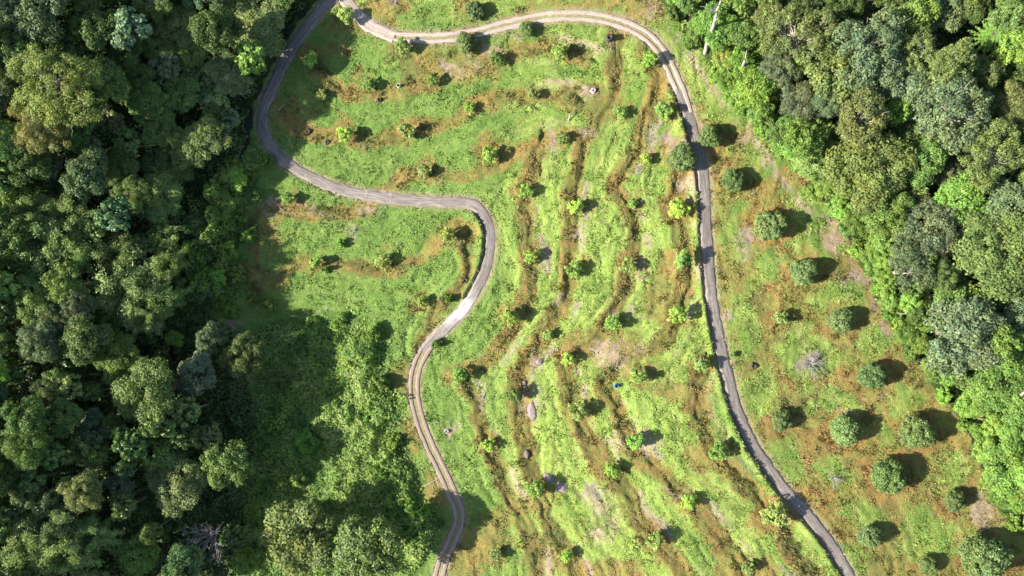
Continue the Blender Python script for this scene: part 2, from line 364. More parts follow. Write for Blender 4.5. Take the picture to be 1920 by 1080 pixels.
BROWNP = [(820,120,70,30),(880,130,60,30),(700,35,50,35),(640,95,30,15),(540,210,40,40),(500,420,18,60),(760,820,30,40),(800,930,40,40),(740,20,40,20),(1060,12,140,12),(1200,20,50,30),(1150,640,70,30),(1100,650,40,25),(1320,860,40,40),(1270,730,60,25),(1190,690,50,20),(880,1050,45,45),(1030,1040,50,40),(760,700,22,40),(640,40,30,20),(1090,180,60,30),(1260,520,50,40),(1230,560,30,40),(470,180,30,40),(860,440,40,30),(480,530,20,40),(500,400,20,30),(1400,1080,60,40),(1150,1080,70,30),(930,1000,30,60)]
for (u, v, a, b) in BROWNP: m_br = np.maximum(m_br, sstep(1.2, .7, np.hypot((wu - u) / a, (wv - v) / b)) * .9)
halo = np.zeros(gx.shape)                                   # dry sprayed-off grass round the planted trees
for (u, v, r_) in ORCH + YOUNG:
    k = 2.0 if (u, v, r_) in ORCH else 1.9
    halo = np.maximum(halo, sstep(1.15, .55, np.hypot((wu - u * .99 - 9.6) / (r_ * k), (wv - v) / (r_ * k * .8))))
m_br = np.maximum(m_br, halo * .85)
col = brown_mix(col, np.clip(m_br, 0, 1)); col = lerp(col, C(.235, .135, .045), halo * np.where(gu > 1250, .6, .25) * sstep(.35, .6, n_mid))
BAREP = [(1113,174,14,9),(1142,76,14,10),(1588,778,18,7),(1700,825,8,14),(1520,682,26,20),(1285,85,24,16),(1270,270,30,16),(1212,20,18,20),(1295,340,18,25),(1010,690,14,20),(1135,970,26,45),(1120,930,18,25),(1150,660,45,18),(1180,650,35,14),(1225,830,26,22),(1155,840,14,36),(1000,760,20,30),(1280,920,28,8),(1570,450,26,18),(1610,535,34,16),(1400,230,10,40),(1440,290,12,28),(1350,150,10,30),(1555,425,12,25),(430,605,40,7),(905,740,9,40),(1200,505,8,24),(1370,590,14,10),(1645,740,20,8),(700,400,20,12),(515,375,16,14),(660,430,12,16),(870,120,38,12),(930,95,26,12),(850,130,28,10),(1850,960,30,30),(795,1010,10,22),(1095,430,8,40),(1010,400,6,40),(1120,400,7,30),(560,400,60,6),(845,800,20,16),(1105,250,10,10),(1050,560,14,10),(1180,580,20,12),(1400,460,30,25),(1480,1090,20,20),(590,600,60,8)]
mb = np.zeros(gx.shape)
for (u, v, a, b) in BAREP: mb = np.maximum(mb, sstep(1.25, .55, np.hypot((wu - u) / a, (wv - v) / b)))
mb = .8 * mb * sstep(.32, .56, n_sm * .6 + n_mid * .4)
trail = line_world([(1205,-20),(1240,30),(1285,92),(1335,160),(1392,240),(1450,312),(1500,368),(1555,430),(1600,500),(1650,590),(1700,680)])
dT, _, _ = line_dist(wx, wy, trail); mb = np.maximum(mb, sstep(1.3, .2, dT) * sstep(.40, .60, n_mid) * .65)
path2 = line_world([(430,600),(445,630),(462,690),(486,740),(492,820),(478,920),(468,1000),(470,1090)])
dP, _, _ = line_dist(gx + .3 * (n_mid - .5), gy, path2); mb = np.maximum(mb, sstep(.8, .3, dP) * .8)
mcut = cut * sstep(.46, .62, fbm(gx, gy, 5.5, 3, 71)) * sstep(900, 980, gu)
col = lerp(col, lerp(np.broadcast_to(BARE, col.shape), PINK, sstep(.4, .6, n_b2)), np.clip(np.maximum(mb, mcut * .8), 0, 1))
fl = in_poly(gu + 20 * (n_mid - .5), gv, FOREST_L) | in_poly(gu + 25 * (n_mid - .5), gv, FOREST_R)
col = np.where(fl[..., None], lerp(np.broadcast_to(SHADED_LITTER, col.shape), GREEN3 * .5, sstep(.45, .65, n_mid)), col)  # forest floor; its dark tone also paints the shade in the lower left hollow
vn = in_poly(gu + 14 * (n_mid - .5), gv, VINES); col = lerp(col, GREEN3 * .8, vn * sstep(.3, .6, n_mid))
verge = sstep(2.4, 1.5, dR) * (1 - vn)
col = lerp(col, BARE * .8, verge * (.35 + .5 * n_sm))
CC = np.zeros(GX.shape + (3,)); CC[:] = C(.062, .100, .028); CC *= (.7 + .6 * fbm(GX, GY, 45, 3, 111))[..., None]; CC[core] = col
CCc = CC[iy0:iy0 + len(ys), ix0:ix0 + len(xs)]
FL = np.zeros(GX.shape); FL[core] = fl | vn; FLc = FL[iy0:iy0 + len(ys), ix0:ix0 + len(xs)]
DRg = np.full(GX.shape, 99.); DRg[core] = dR; DRc = DRg[iy0:iy0 + len(ys), ix0:ix0 + len(xs)]
BAg = np.zeros(GX.shape); BAg[core] = np.maximum(mb, mcut * .8); BAc = BAg[iy0:iy0 + len(ys), ix0:ix0 + len(xs)]
BRg = np.zeros(GX.shape); BRg[core] = np.clip(m_br, 0, 1); BRc = BRg[iy0:iy0 + len(ys), ix0:ix0 + len(xs)]
ny, nx = GX.shape
V = np.stack([GX, GY, HH], -1).reshape(-1, 3); ii = np.arange(ny * nx).reshape(ny, nx)
F = np.stack([ii[:-1, :-1], ii[:-1, 1:], ii[1:, 1:], ii[1:, :-1]], -1).reshape(-1, 4)
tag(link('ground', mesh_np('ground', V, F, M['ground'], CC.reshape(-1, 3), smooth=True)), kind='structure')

# ------------------------------------------------------------------ roads
WX, WY = (float(a) for a in unproj(862, 583, hbase)[:2])
def ribbon(L, hw, off=0.0, lift=.06, rag=.0, seed=0, taper=False):
    """a strip with rounded shoulders that go down into the ground; lane = (-1..1 across, metres along)"""
    L = np.asarray(L); tn = np.gradient(L, axis=0); tn /= np.linalg.norm(tn, axis=1)[:, None]; nr = np.stack([tn[:, 1], -tn[:, 0]], 1)
    s = np.r_[0, np.cumsum(np.hypot(*np.diff(L, axis=0).T))]
    prof = [(-1.12, -.30), (-1.0, .0), (-.6, .03), (0, .04), (.6, .03), (1.0, .0), (1.12, -.30)]
    vs = []; uv = []
    for k, (a, dz) in enumerate(prof):
        w = hw * (1 + rag * 1.3 * (fbm(s * 1.0, s * 0 + (7 if a < 0 else 19), 1.0, 2, seed) - .5) * 2 * (abs(a) > .9))
        p = L + nr * (off + a * w)[:, None] if np.ndim(w) else L + nr * (off + a * w)
        c = L + nr * off
        z = hbase(c[:, 0], c[:, 1]) + lift + dz
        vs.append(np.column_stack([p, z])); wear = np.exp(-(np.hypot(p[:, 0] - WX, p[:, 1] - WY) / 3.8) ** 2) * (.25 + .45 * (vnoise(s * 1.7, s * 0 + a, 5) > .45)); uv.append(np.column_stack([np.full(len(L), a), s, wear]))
    n = len(L); vs = np.stack(vs, 1).reshape(-1, 3); uv = np.stack(uv, 1).reshape(-1, 3); k = len(prof)
    ii = np.arange(n * k).reshape(n, k); f = np.stack([ii[:-1, :-1], ii[1:, :-1], ii[1:, 1:], ii[:-1, 1:]], -1).reshape(-1, 4)
    return vs, f, uv
def strip_obj(name, pieces, mat):
    vs, fs, us = [], [], []; o = 0
    for v, f, u in pieces: vs.append(v); fs.append(f + o); us.append(u); o += len(v)
    tag(link(name, mesh_np(name, np.vstack(vs), np.vstack(fs), mat, uv=np.vstack(us), smooth=True)), kind='structure')
PA1 = road_world(ROAD_A, 0, A_split + 1); PA2 = road_world(ROAD_A, A_split, 30); PA3 = road_world(ROAD_A, 29, len(ROAD_A) - 1)
PB1 = road_world(ROAD_B, 0, B_split + 1); PB2 = road_world(ROAD_B, B_split, len(ROAD_B) - 1)
strip_obj('concrete_road', [ribbon(PA1, 1.24, rag=.22, seed=3)], M['concrete'])
strip_obj('wheel_track_road', [ribbon(PA2, .42, -.78, .065, .35, 5), ribbon(PA2, .42, .78, .065, .35, 6)], M['strip'])
strip_obj('gravel_road', [ribbon(PA3, 1.5, rag=.12, seed=8, lift=.068)], M['strip'])
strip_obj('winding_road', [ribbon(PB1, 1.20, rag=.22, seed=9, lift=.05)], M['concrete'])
strip_obj('dirt_track', [ribbon(PB2, .42, -.88, .055, .3, 15), ribbon(PB2, .42, .88, .055, .3, 16)], M['dirt'])

# ------------------------------------------------------------------ grass and ground cover (stuff)
def rot_basis(nrm, rng):
    """two tangents for each normal, turned at random"""
    n = nrm / (np.linalg.norm(nrm, axis=1)[:, None] + 1e-9)
    r = rng.normal(size=n.shape); a = np.cross(n, r); a /= np.linalg.norm(a, axis=1)[:, None] + 1e-9
    return n, a, np.cross(n, a)
def leaf_quads(P, nrm, size, rng, aspect=.55, bend=.18):
    """pointed leaves: rhombus with a fold"""
    n, a, b = rot_basis(nrm, rng); s = size[:, None]
    v0 = P - a * s; v2 = P + a * s; v1 = P + b * s * aspect - n * s * bend; v3 = P - b * s * aspect - n * s * bend
    V = np.stack([v0, v1, v2, v3], 1).reshape(-1, 3); F = np.arange(len(V)).reshape(-1, 4); return V, F
def jitter_col(c, rng, amt=.22, hue=.08):
    k = 1 + amt * rng.normal(size=(len(c), 1)); h = 1 + hue * rng.normal(size=c.shape)
    return np.clip(c * np.clip(k, .4, 1.9) * h, .004, .9)

def grass():
    n = 620000; rng = np.random.default_rng(3)
    x = rng.uniform(-112, 128, n); y = rng.uniform(-76, 76, n)
    z = hgt(x, y); t = CAMZ - z; u = 960 + x / t * CAMZ / PX; v = 540 - y / t * CAMZ / PX
    keep = (grid_look(FLc, x, y) < .5) & (grid_look(DRc, x, y) > 1.40 - .45 * rng.random(n) * (.4 + 1.2 * sstep(.45, .65, fbm(x, y, 1.6, 2, 98)))) & (u > -60) & (u < 1980) & (v > -60) & (v < 1140)
    keep &= rng.random(n) > grid_look(BAc, x, y) * .75
    keep &= rng.random(n) < .35 + .9 * fbm(x, y, 1.3, 3, 81)
    # wheel-track roads keep a low grassy middle
    x, y, z = x[keep], y[keep], z[keep]; n = len(x)
    br = grid_look(BRc, x, y); cl = sstep(.38, .68, fbm(x, y, 1.9, 3, 83)); cl2 = sstep(.45, .7, fbm(x, y, 5.0, 3, 84))
    L = (.20 + .24 * cl + .14 * cl2) * rng.uniform(.6, 1.35, n) * (1 - .25 * br); w = rng.uniform(.05, .10, n) + .05 * cl
    weed = sstep(.52, .66, fbm(x, y, 2.4, 3, 95)) * (.25 + .75 * br)
    ring = np.zeros(n)                                       # unmown weeds round every planted sapling
    for e, ph, uu, vv in ITEMS:
        if e['category'] == 'young tree':
            q = np.hypot(x - e.location.x - .6, y - e.location.y + .9); ring = np.maximum(ring, np.exp(-((q - .5) / 1.5) ** 2))
    ring *= sstep(.38, .55, fbm(x, y, 1.5, 2, 99)); weed = np.maximum(weed, ring * 1.1); L = L + .45 * weed
    # blades lean together in clumps
    az = 2 * PI * fbm(x, y, 2.6, 2, 91) * 2 + rng.normal(0, .8, n); lean = rng.uniform(.55, 1.4, n)
    d = np.stack([np.cos(az) * np.sin(lean), np.sin(az) * np.sin(lean), np.cos(lean)], 1)
    sd = np.stack([-np.sin(az), np.cos(az), 0 * az], 1) * w[:, None]
    P = np.stack([x, y, z - .03], 1); mid = P + d * L[:, None] * .55; tip = P + d * L[:, None] - np.array([0, 0, 1.]) * (L * .25 * lean)[:, None]
    V = np.stack([P - sd * .6, P + sd * .6, mid + sd, tip, mid - sd], 1)
    c = grid_look(CCc, x, y) * 1.30; c = jitter_col(c, rng, .15, .06)
    c = c * (1 - ring[:, None] * .6) + np.array([.150, .125, .045]) * ring[:, None] * .6
    c = c * (1 - .30 * weed[:, None])
    dry = rng.random(n) < .07; c[dry] = c[dry] * .5 + np.array([.20, .17, .07]) * .5
    F = np.arange(n * 5).reshape(n, 5)
    o = link('grass', mesh_np('grass', V.reshape(-1, 3), F, M['grass'], np.repeat(c, 5, 0)))
    tag(o, 'short green and browning grass covering the cleared terraced hillside', 'grass', kind='stuff')

def bump_h(x, y, top, sc, seed):
    """lumpy surface of a thicket"""
    a = fbm(x, y, sc, 2, seed); b = 1 - np.abs(2 * fbm(x, y, sc * .45, 2, seed + 5) - 1)
    return top * (.12 + 1.0 * sstep(.28, .72, a)) * (.5 + .7 * b) + .35 * (fbm(x, y, .9, 2, seed + 9) - .3)
def thicket(name, label, poly, n, top_fn, palette, seed, size=(.16, .34), sc=4.0, cat='undergrowth', rmin=1.9):
    rng = np.random.default_rng(seed)
    pu = np.array(poly)[:, 0]; pv = np.array(poly)[:, 1]
    u = rng.uniform(max(pu.min(), -130), min(pu.max(), 2060), n); v = rng.uniform(max(pv.min(), -120), min(pv.max(), 1200), n)
    k = in_poly(u + 44 * (fbm(u, v, 34, 3, seed) - .5) * 2, v + 36 * (fbm(u, v, 30, 3, seed + 2) - .5) * 2, poly); u, v = u[k], v[k]
    x, y, z0 = unproj(u, v, hgt); k = grid_look(DRc, x, y) > rmin; x, y, z0, u, v = x[k], y[k], z0[k], u[k], v[k]
    Lp = np.array(list(poly) + [poly[0]], float); dE, _, _ = line_dist(u, v, Lp); inn = sstep(0, 45, dE) if cat == 'undergrowth' and name in ('vine_thicket', 'left_forest_edge_creepers') else 1.0
    kk = np.random.default_rng(seed + 1).random(len(x)) < .25 + .75 * inn; top = top_fn(u, v) * (.2 + .8 * inn); e = .35
    x, y, z0, u, v, top = x[kk], y[kk], z0[kk], u[kk], v[kk], top[kk]
    z = bump_h(x, y, top, sc, seed); zx = bump_h(x + e, y, top, sc, seed); zy = bump_h(x, y + e, top, sc, seed)
    nrm = np.stack([-(zx - z) / e, -(zy - z) / e, np.ones_like(z)], 1); nrm /= np.linalg.norm(nrm, axis=1)[:, None]
    nrm += rng.normal(0, .33, nrm.shape); dp = rng.random(len(x)) ** 2 * .9
    P = np.stack([x, y, z0 + np.maximum(z, .12) - dp], 1)
    s = rng.uniform(*size, len(x)); Vq, Fq = leaf_quads(P, nrm, s, rng, .6)
    pal = np.array(palette); idx = np.clip((fbm(x, y, 3.0, 3, seed + 20) * 1.9 - .45) * len(pal) + rng.normal(0, .35, len(x)), 0, len(pal) - 1).astype(int)
    c = jitter_col(pal[idx], rng, .22, .06)
    o = link(name, mesh_np(name, Vq, Fq, M['ground_leaf'], np.repeat(c, 4, 0)))
    tag(o, label, cat, kind='stuff')
VG = [(.085, .160, .028), (.140, .230, .038), (.185, .280, .048), (.170, .240, .062), (.215, .300, .062)]
DG = [(.048, .086, .024), (.066, .115, .030), (.090, .145, .036), (.095, .135, .048), (.075, .12, .034)]  # undergrowth greens, dimmed to deepen the shade at lower left
thicket('vine_thicket', 'tangled bright green creepers smothering the hollow left of the dirt track', VINES, 90000, lambda u, v: 2.0 + 0 * u, VG, 101, size=(.2, .42), sc=7.0)
EDGE_R = [(1238,-60),(1285,48),(1330,112),(1378,190),(1445,262),(1515,330),(1562,395),(1600,465),(1648,540),(1672,600),(1716,672),(1768,732),(1808,790),(1828,850),(1860,920),(1910,990),(1990,1070),(2060,1000),(1960,860),(1900,740),(1850,640),(1780,540),(1720,430),(1640,330),(1560,230),(1470,130),(1420,-60)]
def edge_top(u, v):
    L = np.array([p for p in FOREST_R if 0 <= p[1] <= 1070], float)
    d, _, _ = line_dist(u, v, L); return .9 + 8.5 * sstep(0, 95, d)
thicket('creeper_edge', 'bright green creepers and shrubs draped over the edge of the right-hand forest', EDGE_R, 230000, edge_top, VG, 121, size=(.18, .42), sc=6.0)
thicket('left_undergrowth', 'dark green undergrowth between the trees of the left forest', FOREST_L, 190000, lambda u, v: np.where(v < 560, 5.0, np.where(u < 330, 3.0, 1.4)), DG, 141, size=(.2, .45), sc=5.0, rmin=2.4)
thicket('right_undergrowth', 'dark green undergrowth beneath the tall trees of the right forest', [(1420,-60),(1470,130),(1560,230),(1640,330),(1720,430),(1780,540),(1850,640),(1900,740),(2000,900),(2100,900),(2100,-100),(1420,-100)], 90000, lambda u, v: 4.5 + 0 * u, DG, 161, size=(.2, .45), sc=5.0)
EDGE_L = [(478,278),(520,302),(500,330),(480,350),(455,480),(440,560),(400,600),(340,620),(320,560),(335,440),(380,330),(440,290)]
thicket('left_forest_edge_creepers', 'yellow-green creepers along the edge of the left forest below the road bend', EDGE_L, 42000, lambda u, v: 2.2 + 3.0 * sstep(470, 380, u), VG, 181, size=(.2, .42), sc=5.0)

# ------------------------------------------------------------------ tree prototypes
def tube_pts(path, rad, sides=6, jag=0.0, rng=None):
    path = np.asarray(path, float); n = len(path); tn = np.gradient(path, axis=0); tn /= np.linalg.norm(tn, axis=1)[:, None] + 1e-9
    ref = np.where(np.abs(tn[:, 2:3]) > .9, np.array([[1., 0, 0]]), np.array([[0, 0, 1.]])); a = np.cross(tn, ref); a /= np.linalg.norm(a, axis=1)[:, None] + 1e-9; b = np.cross(tn, a)
    th = np.arange(sides) * 2 * PI / sides; r = np.asarray(rad)[:, None, None]
    ring = path[:, None] + r * (a[:, None] * np.cos(th)[None, :, None] + b[:, None] * np.sin(th)[None, :, None])
    V = ring.reshape(-1, 3); ii = np.arange(n * sides).reshape(n, sides); j = np.roll(ii, -1, 1)
    F = np.stack([ii[:-1], j[:-1], j[1:], ii[1:]], -1).reshape(-1, 4)
    V = np.vstack([V, path[-1:]]); e = len(V) - 1
    cap = np.stack([ii[-1], j[-1], np.full(sides, e), np.full(sides, e)], -1)[:, [0, 1, 2, 3]]
    return V, F
def join(parts):
    vs, fs = [], []; o = 0
    for v, f in parts: vs.append(v); fs.append(f + o); o += len(v)
    return np.vstack(vs), np.vstack(fs)
def limb(p0, p1, r0, r1, rng, n=6, sag=.12, wob=.06):
    p0 = np.array(p0, float); p1 = np.array(p1, float); L = np.linalg.norm(p1 - p0); t = np.linspace(0, 1, n)[:, None]
    p = p0 + (p1 - p0) * t; p[:, 2] -= (np.sin(t[:, 0] * PI) * sag * L); p[1:-1] += rng.normal(0, wob * L, (n - 2, 3)) * .6
    return p, np.linspace(r0, r1, n)

def crown(seed, R, depth, nl, lr, per, lsize, flat=.75, gap=0.0, asp=.6, irregular=.35, droop=0.0, inner=.12, nj=.45):
    """a crown of leaf clumps: lobes over an uneven dome, leaves over each lobe. Centre of the dome's base at z=0."""
    rng = np.random.default_rng(seed)
    # uneven outline: a few big boughs, each its own dome
    nb = rng.integers(5, 10) if irregular > .2 else 6; ba = rng.uniform(0, 2 * PI) + np.arange(nb) * 2 * PI / nb + rng.normal(0, .3, nb)
    bd = R * (rng.uniform(.40, .80, nb) if irregular > .2 else rng.uniform(.35, .5, nb)); B = np.stack([np.cos(ba) * bd, np.sin(ba) * bd, rng.uniform(-.12, .18, nb) * R], 1); Br = R * (rng.uniform(.25, .52, nb) if irregular > .2 else rng.uniform(.45, .58, nb))
    B = np.vstack([B, [[0, 0, .12 * R]]]); Br = np.r_[Br, R * .6]
    L = []; tries = 0
    while len(L) < nl and tries < nl * 60:
        tries += 1
        k = rng.integers(len(B)); th = rng.uniform(0, 2 * PI); cz = rng.uniform(-.25, 1) ** 1.0
        s = math.sqrt(max(0, 1 - cz * cz)); d = np.array([s * math.cos(th), s * math.sin(th), cz * depth / R * 1.1])
        p = B[k] + d * Br[k] * rng.uniform(.82, 1.08)
        q = (p - B) / Br[:, None]; q[:, 2] /= (depth / R * 1.1)
        if (np.linalg.norm(q, axis=1) < .72).any(): continue                       # hidden inside another bough
        if gap and vnoise(np.array([p[0] / (R * .35)]), np.array([p[1] / (R * .35)]), seed + 3)[0] < gap: continue
        r = lr * rng.uniform(.6, 1.35)
        if L and min(np.linalg.norm(p - l[0]) for l in L) < r * .62: continue
        L.append((p, r, k))
    P = []; Nn = []; T = []; 
    for p, r, k in L:
        n = int(per * (r / lr) ** 2); d = rng.normal(size=(n, 3)); d /= np.linalg.norm(d, axis=1)[:, None]
        d[:, 2] = np.where(d[:, 2] < -.25, -d[:, 2], d[:, 2])
        rr = r * (1 + .16 * rng.normal(size=n)) * np.where(rng.random(n) < .22, rng.uniform(.5, .9, n), 1)
        q = p + d * rr[:, None] * np.array([1, 1, flat])
        if droop: q[:, 2] -= droop * rng.random(n) * r
        P.append(q); Nn.append(d * np.array([1, 1, 1 / flat]) + np.array([0, 0, .25]) + rng.normal(0, nj, (n, 3)))
        T.append(np.full(n, rng.uniform(.78, 1.22)) * rng.normal(1, .16, n))
    n = int(len(L) * per * inner)                                                      # sparse leaves deeper in the crown
    if n:
        d = rng.normal(size=(n, 3)); d /= np.linalg.norm(d, axis=1)[:, None]; k = rng.integers(len(B), size=n)
        P.append(B[k] + d * (Br[k] * rng.uniform(.2, .8, n))[:, None]); Nn.append(d + rng.normal(0, .8, (n, 3))); T.append(rng.uniform(.8, 1.1, n))
    P = np.vstack(P); Nn = np.vstack(Nn); T = np.clip(np.concatenate(T), .5, 1.6)
    V, F = leaf_quads(P, Nn, lsize * rng.uniform(.6, 1.25, len(P)), rng, asp)
    yl = rng.normal(0, .07, len(P)) + .11 * (fbm(P[:, 0], P[:, 1], R * .45, 2, seed) - .5) * 2; c = np.stack([T * (1 + yl * 1.3), T * (1 + yl * .3), T * (1 - yl)], 1)
    return V, F, np.repeat(c, 4, 0), L

class Proto: pass
PROTO = {}
def make_proto(key, seed, R, depth, H, leafmat='leaf', barkmat='bark', pale_limbs=0, crown_base=.62, trunk_r=None, **kw):
    rng = np.random.default_rng(seed + 900)
    V, F, c, L = crown(seed, R, depth, **kw)
    zc = H * crown_base; V = V + np.array([0, 0, zc])
    p = Proto(); p.R = np.percentile(np.hypot(V[:, 0], V[:, 1]), 96); p.H = float(V[:, 2].max()); p.zc = zc + depth * .55
    p.crown = mesh_np(key + '_crown', V, F, M[leafmat], c)
    tr = trunk_r or .022 * H + .02 * R
    lean = rng.normal(0, .03 * H, 2); top = np.array([lean[0], lean[1], zc + .1 * depth])
    parts = []
    path, rad = limb((0, 0, -1.0), top, tr * 1.25, tr * .6, rng, 7, 0, .012); rad[0] *= 1.3; parts.append(tube_pts(path, rad, 8))
    order = rng.permutation(len(L))[:max(7, int(len(L) * .30)) + pale_limbs]
    for i in order:
        q = L[i][0] + np.array([0, 0, zc]); st = path[-1] * rng.uniform(.82, 1.0) if len(path) else top
        mid = st + (q - st) * .5 + np.array([0, 0, -.1 * depth])
        pp, rr = limb(st, q, tr * .30, .03 + .004 * R, rng, 6, .10, .05); parts.append(tube_pts(pp, rr, 5))
        for _ in range(2):
            k = rng.integers(2, 5); e = pp[k] + (q - pp[k]) * rng.uniform(.5, 1) + rng.normal(0, .13 * R, 3)
            p2, r2 = limb(pp[k], e, rr[k] * .55, .025, rng, 4, .0, .05); parts.append(tube_pts(p2, r2, 4))
    Vt, Ft = join(parts); p.trunk = mesh_np(key + '_trunk', Vt, Ft, M[barkmat], smooth=True)
    PROTO[key] = p; return p

# forest crowns: broad, lumpy; several of each so that no two neighbours match
for i in range(5): make_proto('broad%d' % i, 10 + i, 6.0, 3.6, 17, barkmat='bark', nl=120, lr=1.15, per=88, lsize=.30, gap=.10, inner=.22)
for i in range(3): make_proto('small%d' % i, 30 + i, 3.6, 2.9, 11, nl=58, lr=.85, per=90, lsize=.25, gap=.05, inner=.22)
for i in range(4): make_proto('open%d' % i, 40 + i, 7.5, 3.4, 21, barkmat='pale_bark', pale_limbs=10, nl=170, lr=1.0, per=78, lsize=.24, gap=.27, inner=.10)
for i in range(2): make_proto('emergent%d' % i, 45 + i, 9.5, 3.6, 25, barkmat='bark', pale_limbs=16, nl=230, lr=1.05, per=105, lsize=.20, gap=.36, inner=.08)
for i in range(3): make_proto('fine%d' % i, 50 + i, 5.2, 3.8, 15, barkmat='bark', nl=110, lr=1.0, per=150, lsize=.19, gap=.08, inner=.2)
for i in range(2): make_proto('dense%d' % i, 60 + i, 5.0, 4.6, 12, leafmat='glossy_leaf', nl=110, lr=.9, per=95, lsize=.24, crown_base=.45)
for i in range(3): make_proto('big_leaf%d' % i, 65 + i, 4.6, 3.2, 14, leafmat='glossy_leaf', nl=60, lr=.85, per=34, lsize=.46, gap=.25, asp=.7)
# orchard trees: tight, round, glossy; young trees: small, open, lime
for i in range(4): make_proto('orchard%d' % i, 70 + i, 3.3, 3.5, 6.4, leafmat='glossy_leaf', crown_base=.36, nl=150, lr=.62, per=80, lsize=.19, flat=.9, irregular=.1, inner=.25)
for i in range(6): make_proto('young%d' % i, 80 + i, 1.75, 2.3, 5.3, crown_base=.34, trunk_r=.07, nl=34, lr=.40, per=48, lsize=.18, gap=.15, inner=.3, nj=.6)

def make_bamboo(key, seed):
    rng = np.random.default_rng(seed); culms = []; P = []; Nn = []; T = []
    for c in range(34):
        az = rng.uniform(0, 2 * PI); rch = rng.uniform(1.5, 6.0); Hh = rng.uniform(8, 12.5); n = 9; t = np.linspace(0, 1, n)
        r = rch * t ** 2.4 + .4; z = Hh * (t - .33 * t ** 4 * (rch / 4))
        pth = np.stack([np.cos(az) * r, np.sin(az) * r, z - .5], 1); pth[:, :2] += rng.normal(0, .1, (n, 2)); culms.append(tube_pts(pth, np.linspace(.07, .02, n), 5))
        m = 300; s = rng.uniform(.45, 1.0, m) ** .8; q = np.stack([np.interp(s, t, pth[:, k]) for k in range(3)], 1)
        out = np.array([math.cos(az), math.sin(az), 0]); tint = rng.uniform(.8, 1.2)
        q += rng.normal(0, .42, (m, 3)) * np.array([1, 1, .5]) + out * rng.uniform(0, .5, (m, 1)); q[:, 2] -= rng.random(m) * .5
        P.append(q); Nn.append(np.array([0, 0, .9]) + out * .45 + rng.normal(0, .45, (m, 3))); T.append(tint * rng.normal(1, .15, m))
    P = np.vstack(P); Nn = np.vstack(Nn); T = np.clip(np.concatenate(T), .5, 1.6)
    V, F = leaf_quads(P, Nn, .27 * rng.uniform(.6, 1.3, len(P)), rng, .26); c = np.repeat(np.stack([T, T, T * .95], 1), 4, 0)
    p = Proto(); p.R = np.percentile(np.hypot(V[:, 0], V[:, 1]), 95); p.H = V[:, 2].max(); p.zc = p.H * .85
    p.crown = mesh_np(key + '_foliage', V, F, M['leaf'], c); Vt, Ft = join(culms); p.trunk = mesh_np(key + '_culms', Vt, Ft, M['culm'], smooth=True); PROTO[key] = p
for i in range(3): make_bamboo('bamboo%d' % i, 300 + i)

def make_star(key, seed):
    """a tree whose long leafy branches radiate like spokes"""
    rng = np.random.default_rng(seed); parts = []; P = []; Nn = []; H = 13.
    pth, rad = limb((0, 0, -1), (0, 0, H), .22, .08, rng, 6, 0, .004); parts.append(tube_pts(pth, rad, 7))
    for tier in range(4):
        for k in range(13):
            az = 2 * PI * k / 13 + tier * .24 + rng.normal(0, .07); r = (4.3 - .75 * tier) * rng.uniform(.85, 1.08); z0 = H - 3.2 + tier * 1.0
            q = np.array([math.cos(az) * r, math.sin(az) * r, z0 + .1]); pp, rr = limb((0, 0, z0 - .2), q, .06, .015, rng, 6, -.12, .015); parts.append(tube_pts(pp, rr, 4))
            m = 80; t = rng.uniform(.12, 1, m); c = np.stack([np.interp(t, np.linspace(0, 1, 6), pp[:, j]) for j in range(3)], 1)
            sd = np.array([-math.sin(az), math.cos(az), 0]); w = .30 * (1.1 - .5 * t); c += sd * (rng.uniform(-1, 1, m) * w)[:, None]; c[:, 2] -= np.abs(rng.normal(0, .08, m))
            P.append(c); Nn.append(np.array([0, 0, 1.]) + rng.normal(0, .3, (m, 3)))
    P = np.vstack(P); Nn = np.vstack(Nn); V, F = leaf_quads(P, Nn, .2 * rng.uniform(.7, 1.3, len(P)), rng, .4)
    T = np.repeat(np.clip(rng.normal(1, .15, len(P)), .6, 1.5), 4); p = Proto(); p.R = 4.3; p.H = H; p.zc = H - 1.5
    p.crown = mesh_np(key + '_crown', V, F, M['leaf'], np.stack([T, T, T], 1)); Vt, Ft = join(parts); p.trunk = mesh_np(key + '_trunk', Vt, Ft, M['bark'], smooth=True); PROTO[key] = p
make_star('star', 400)

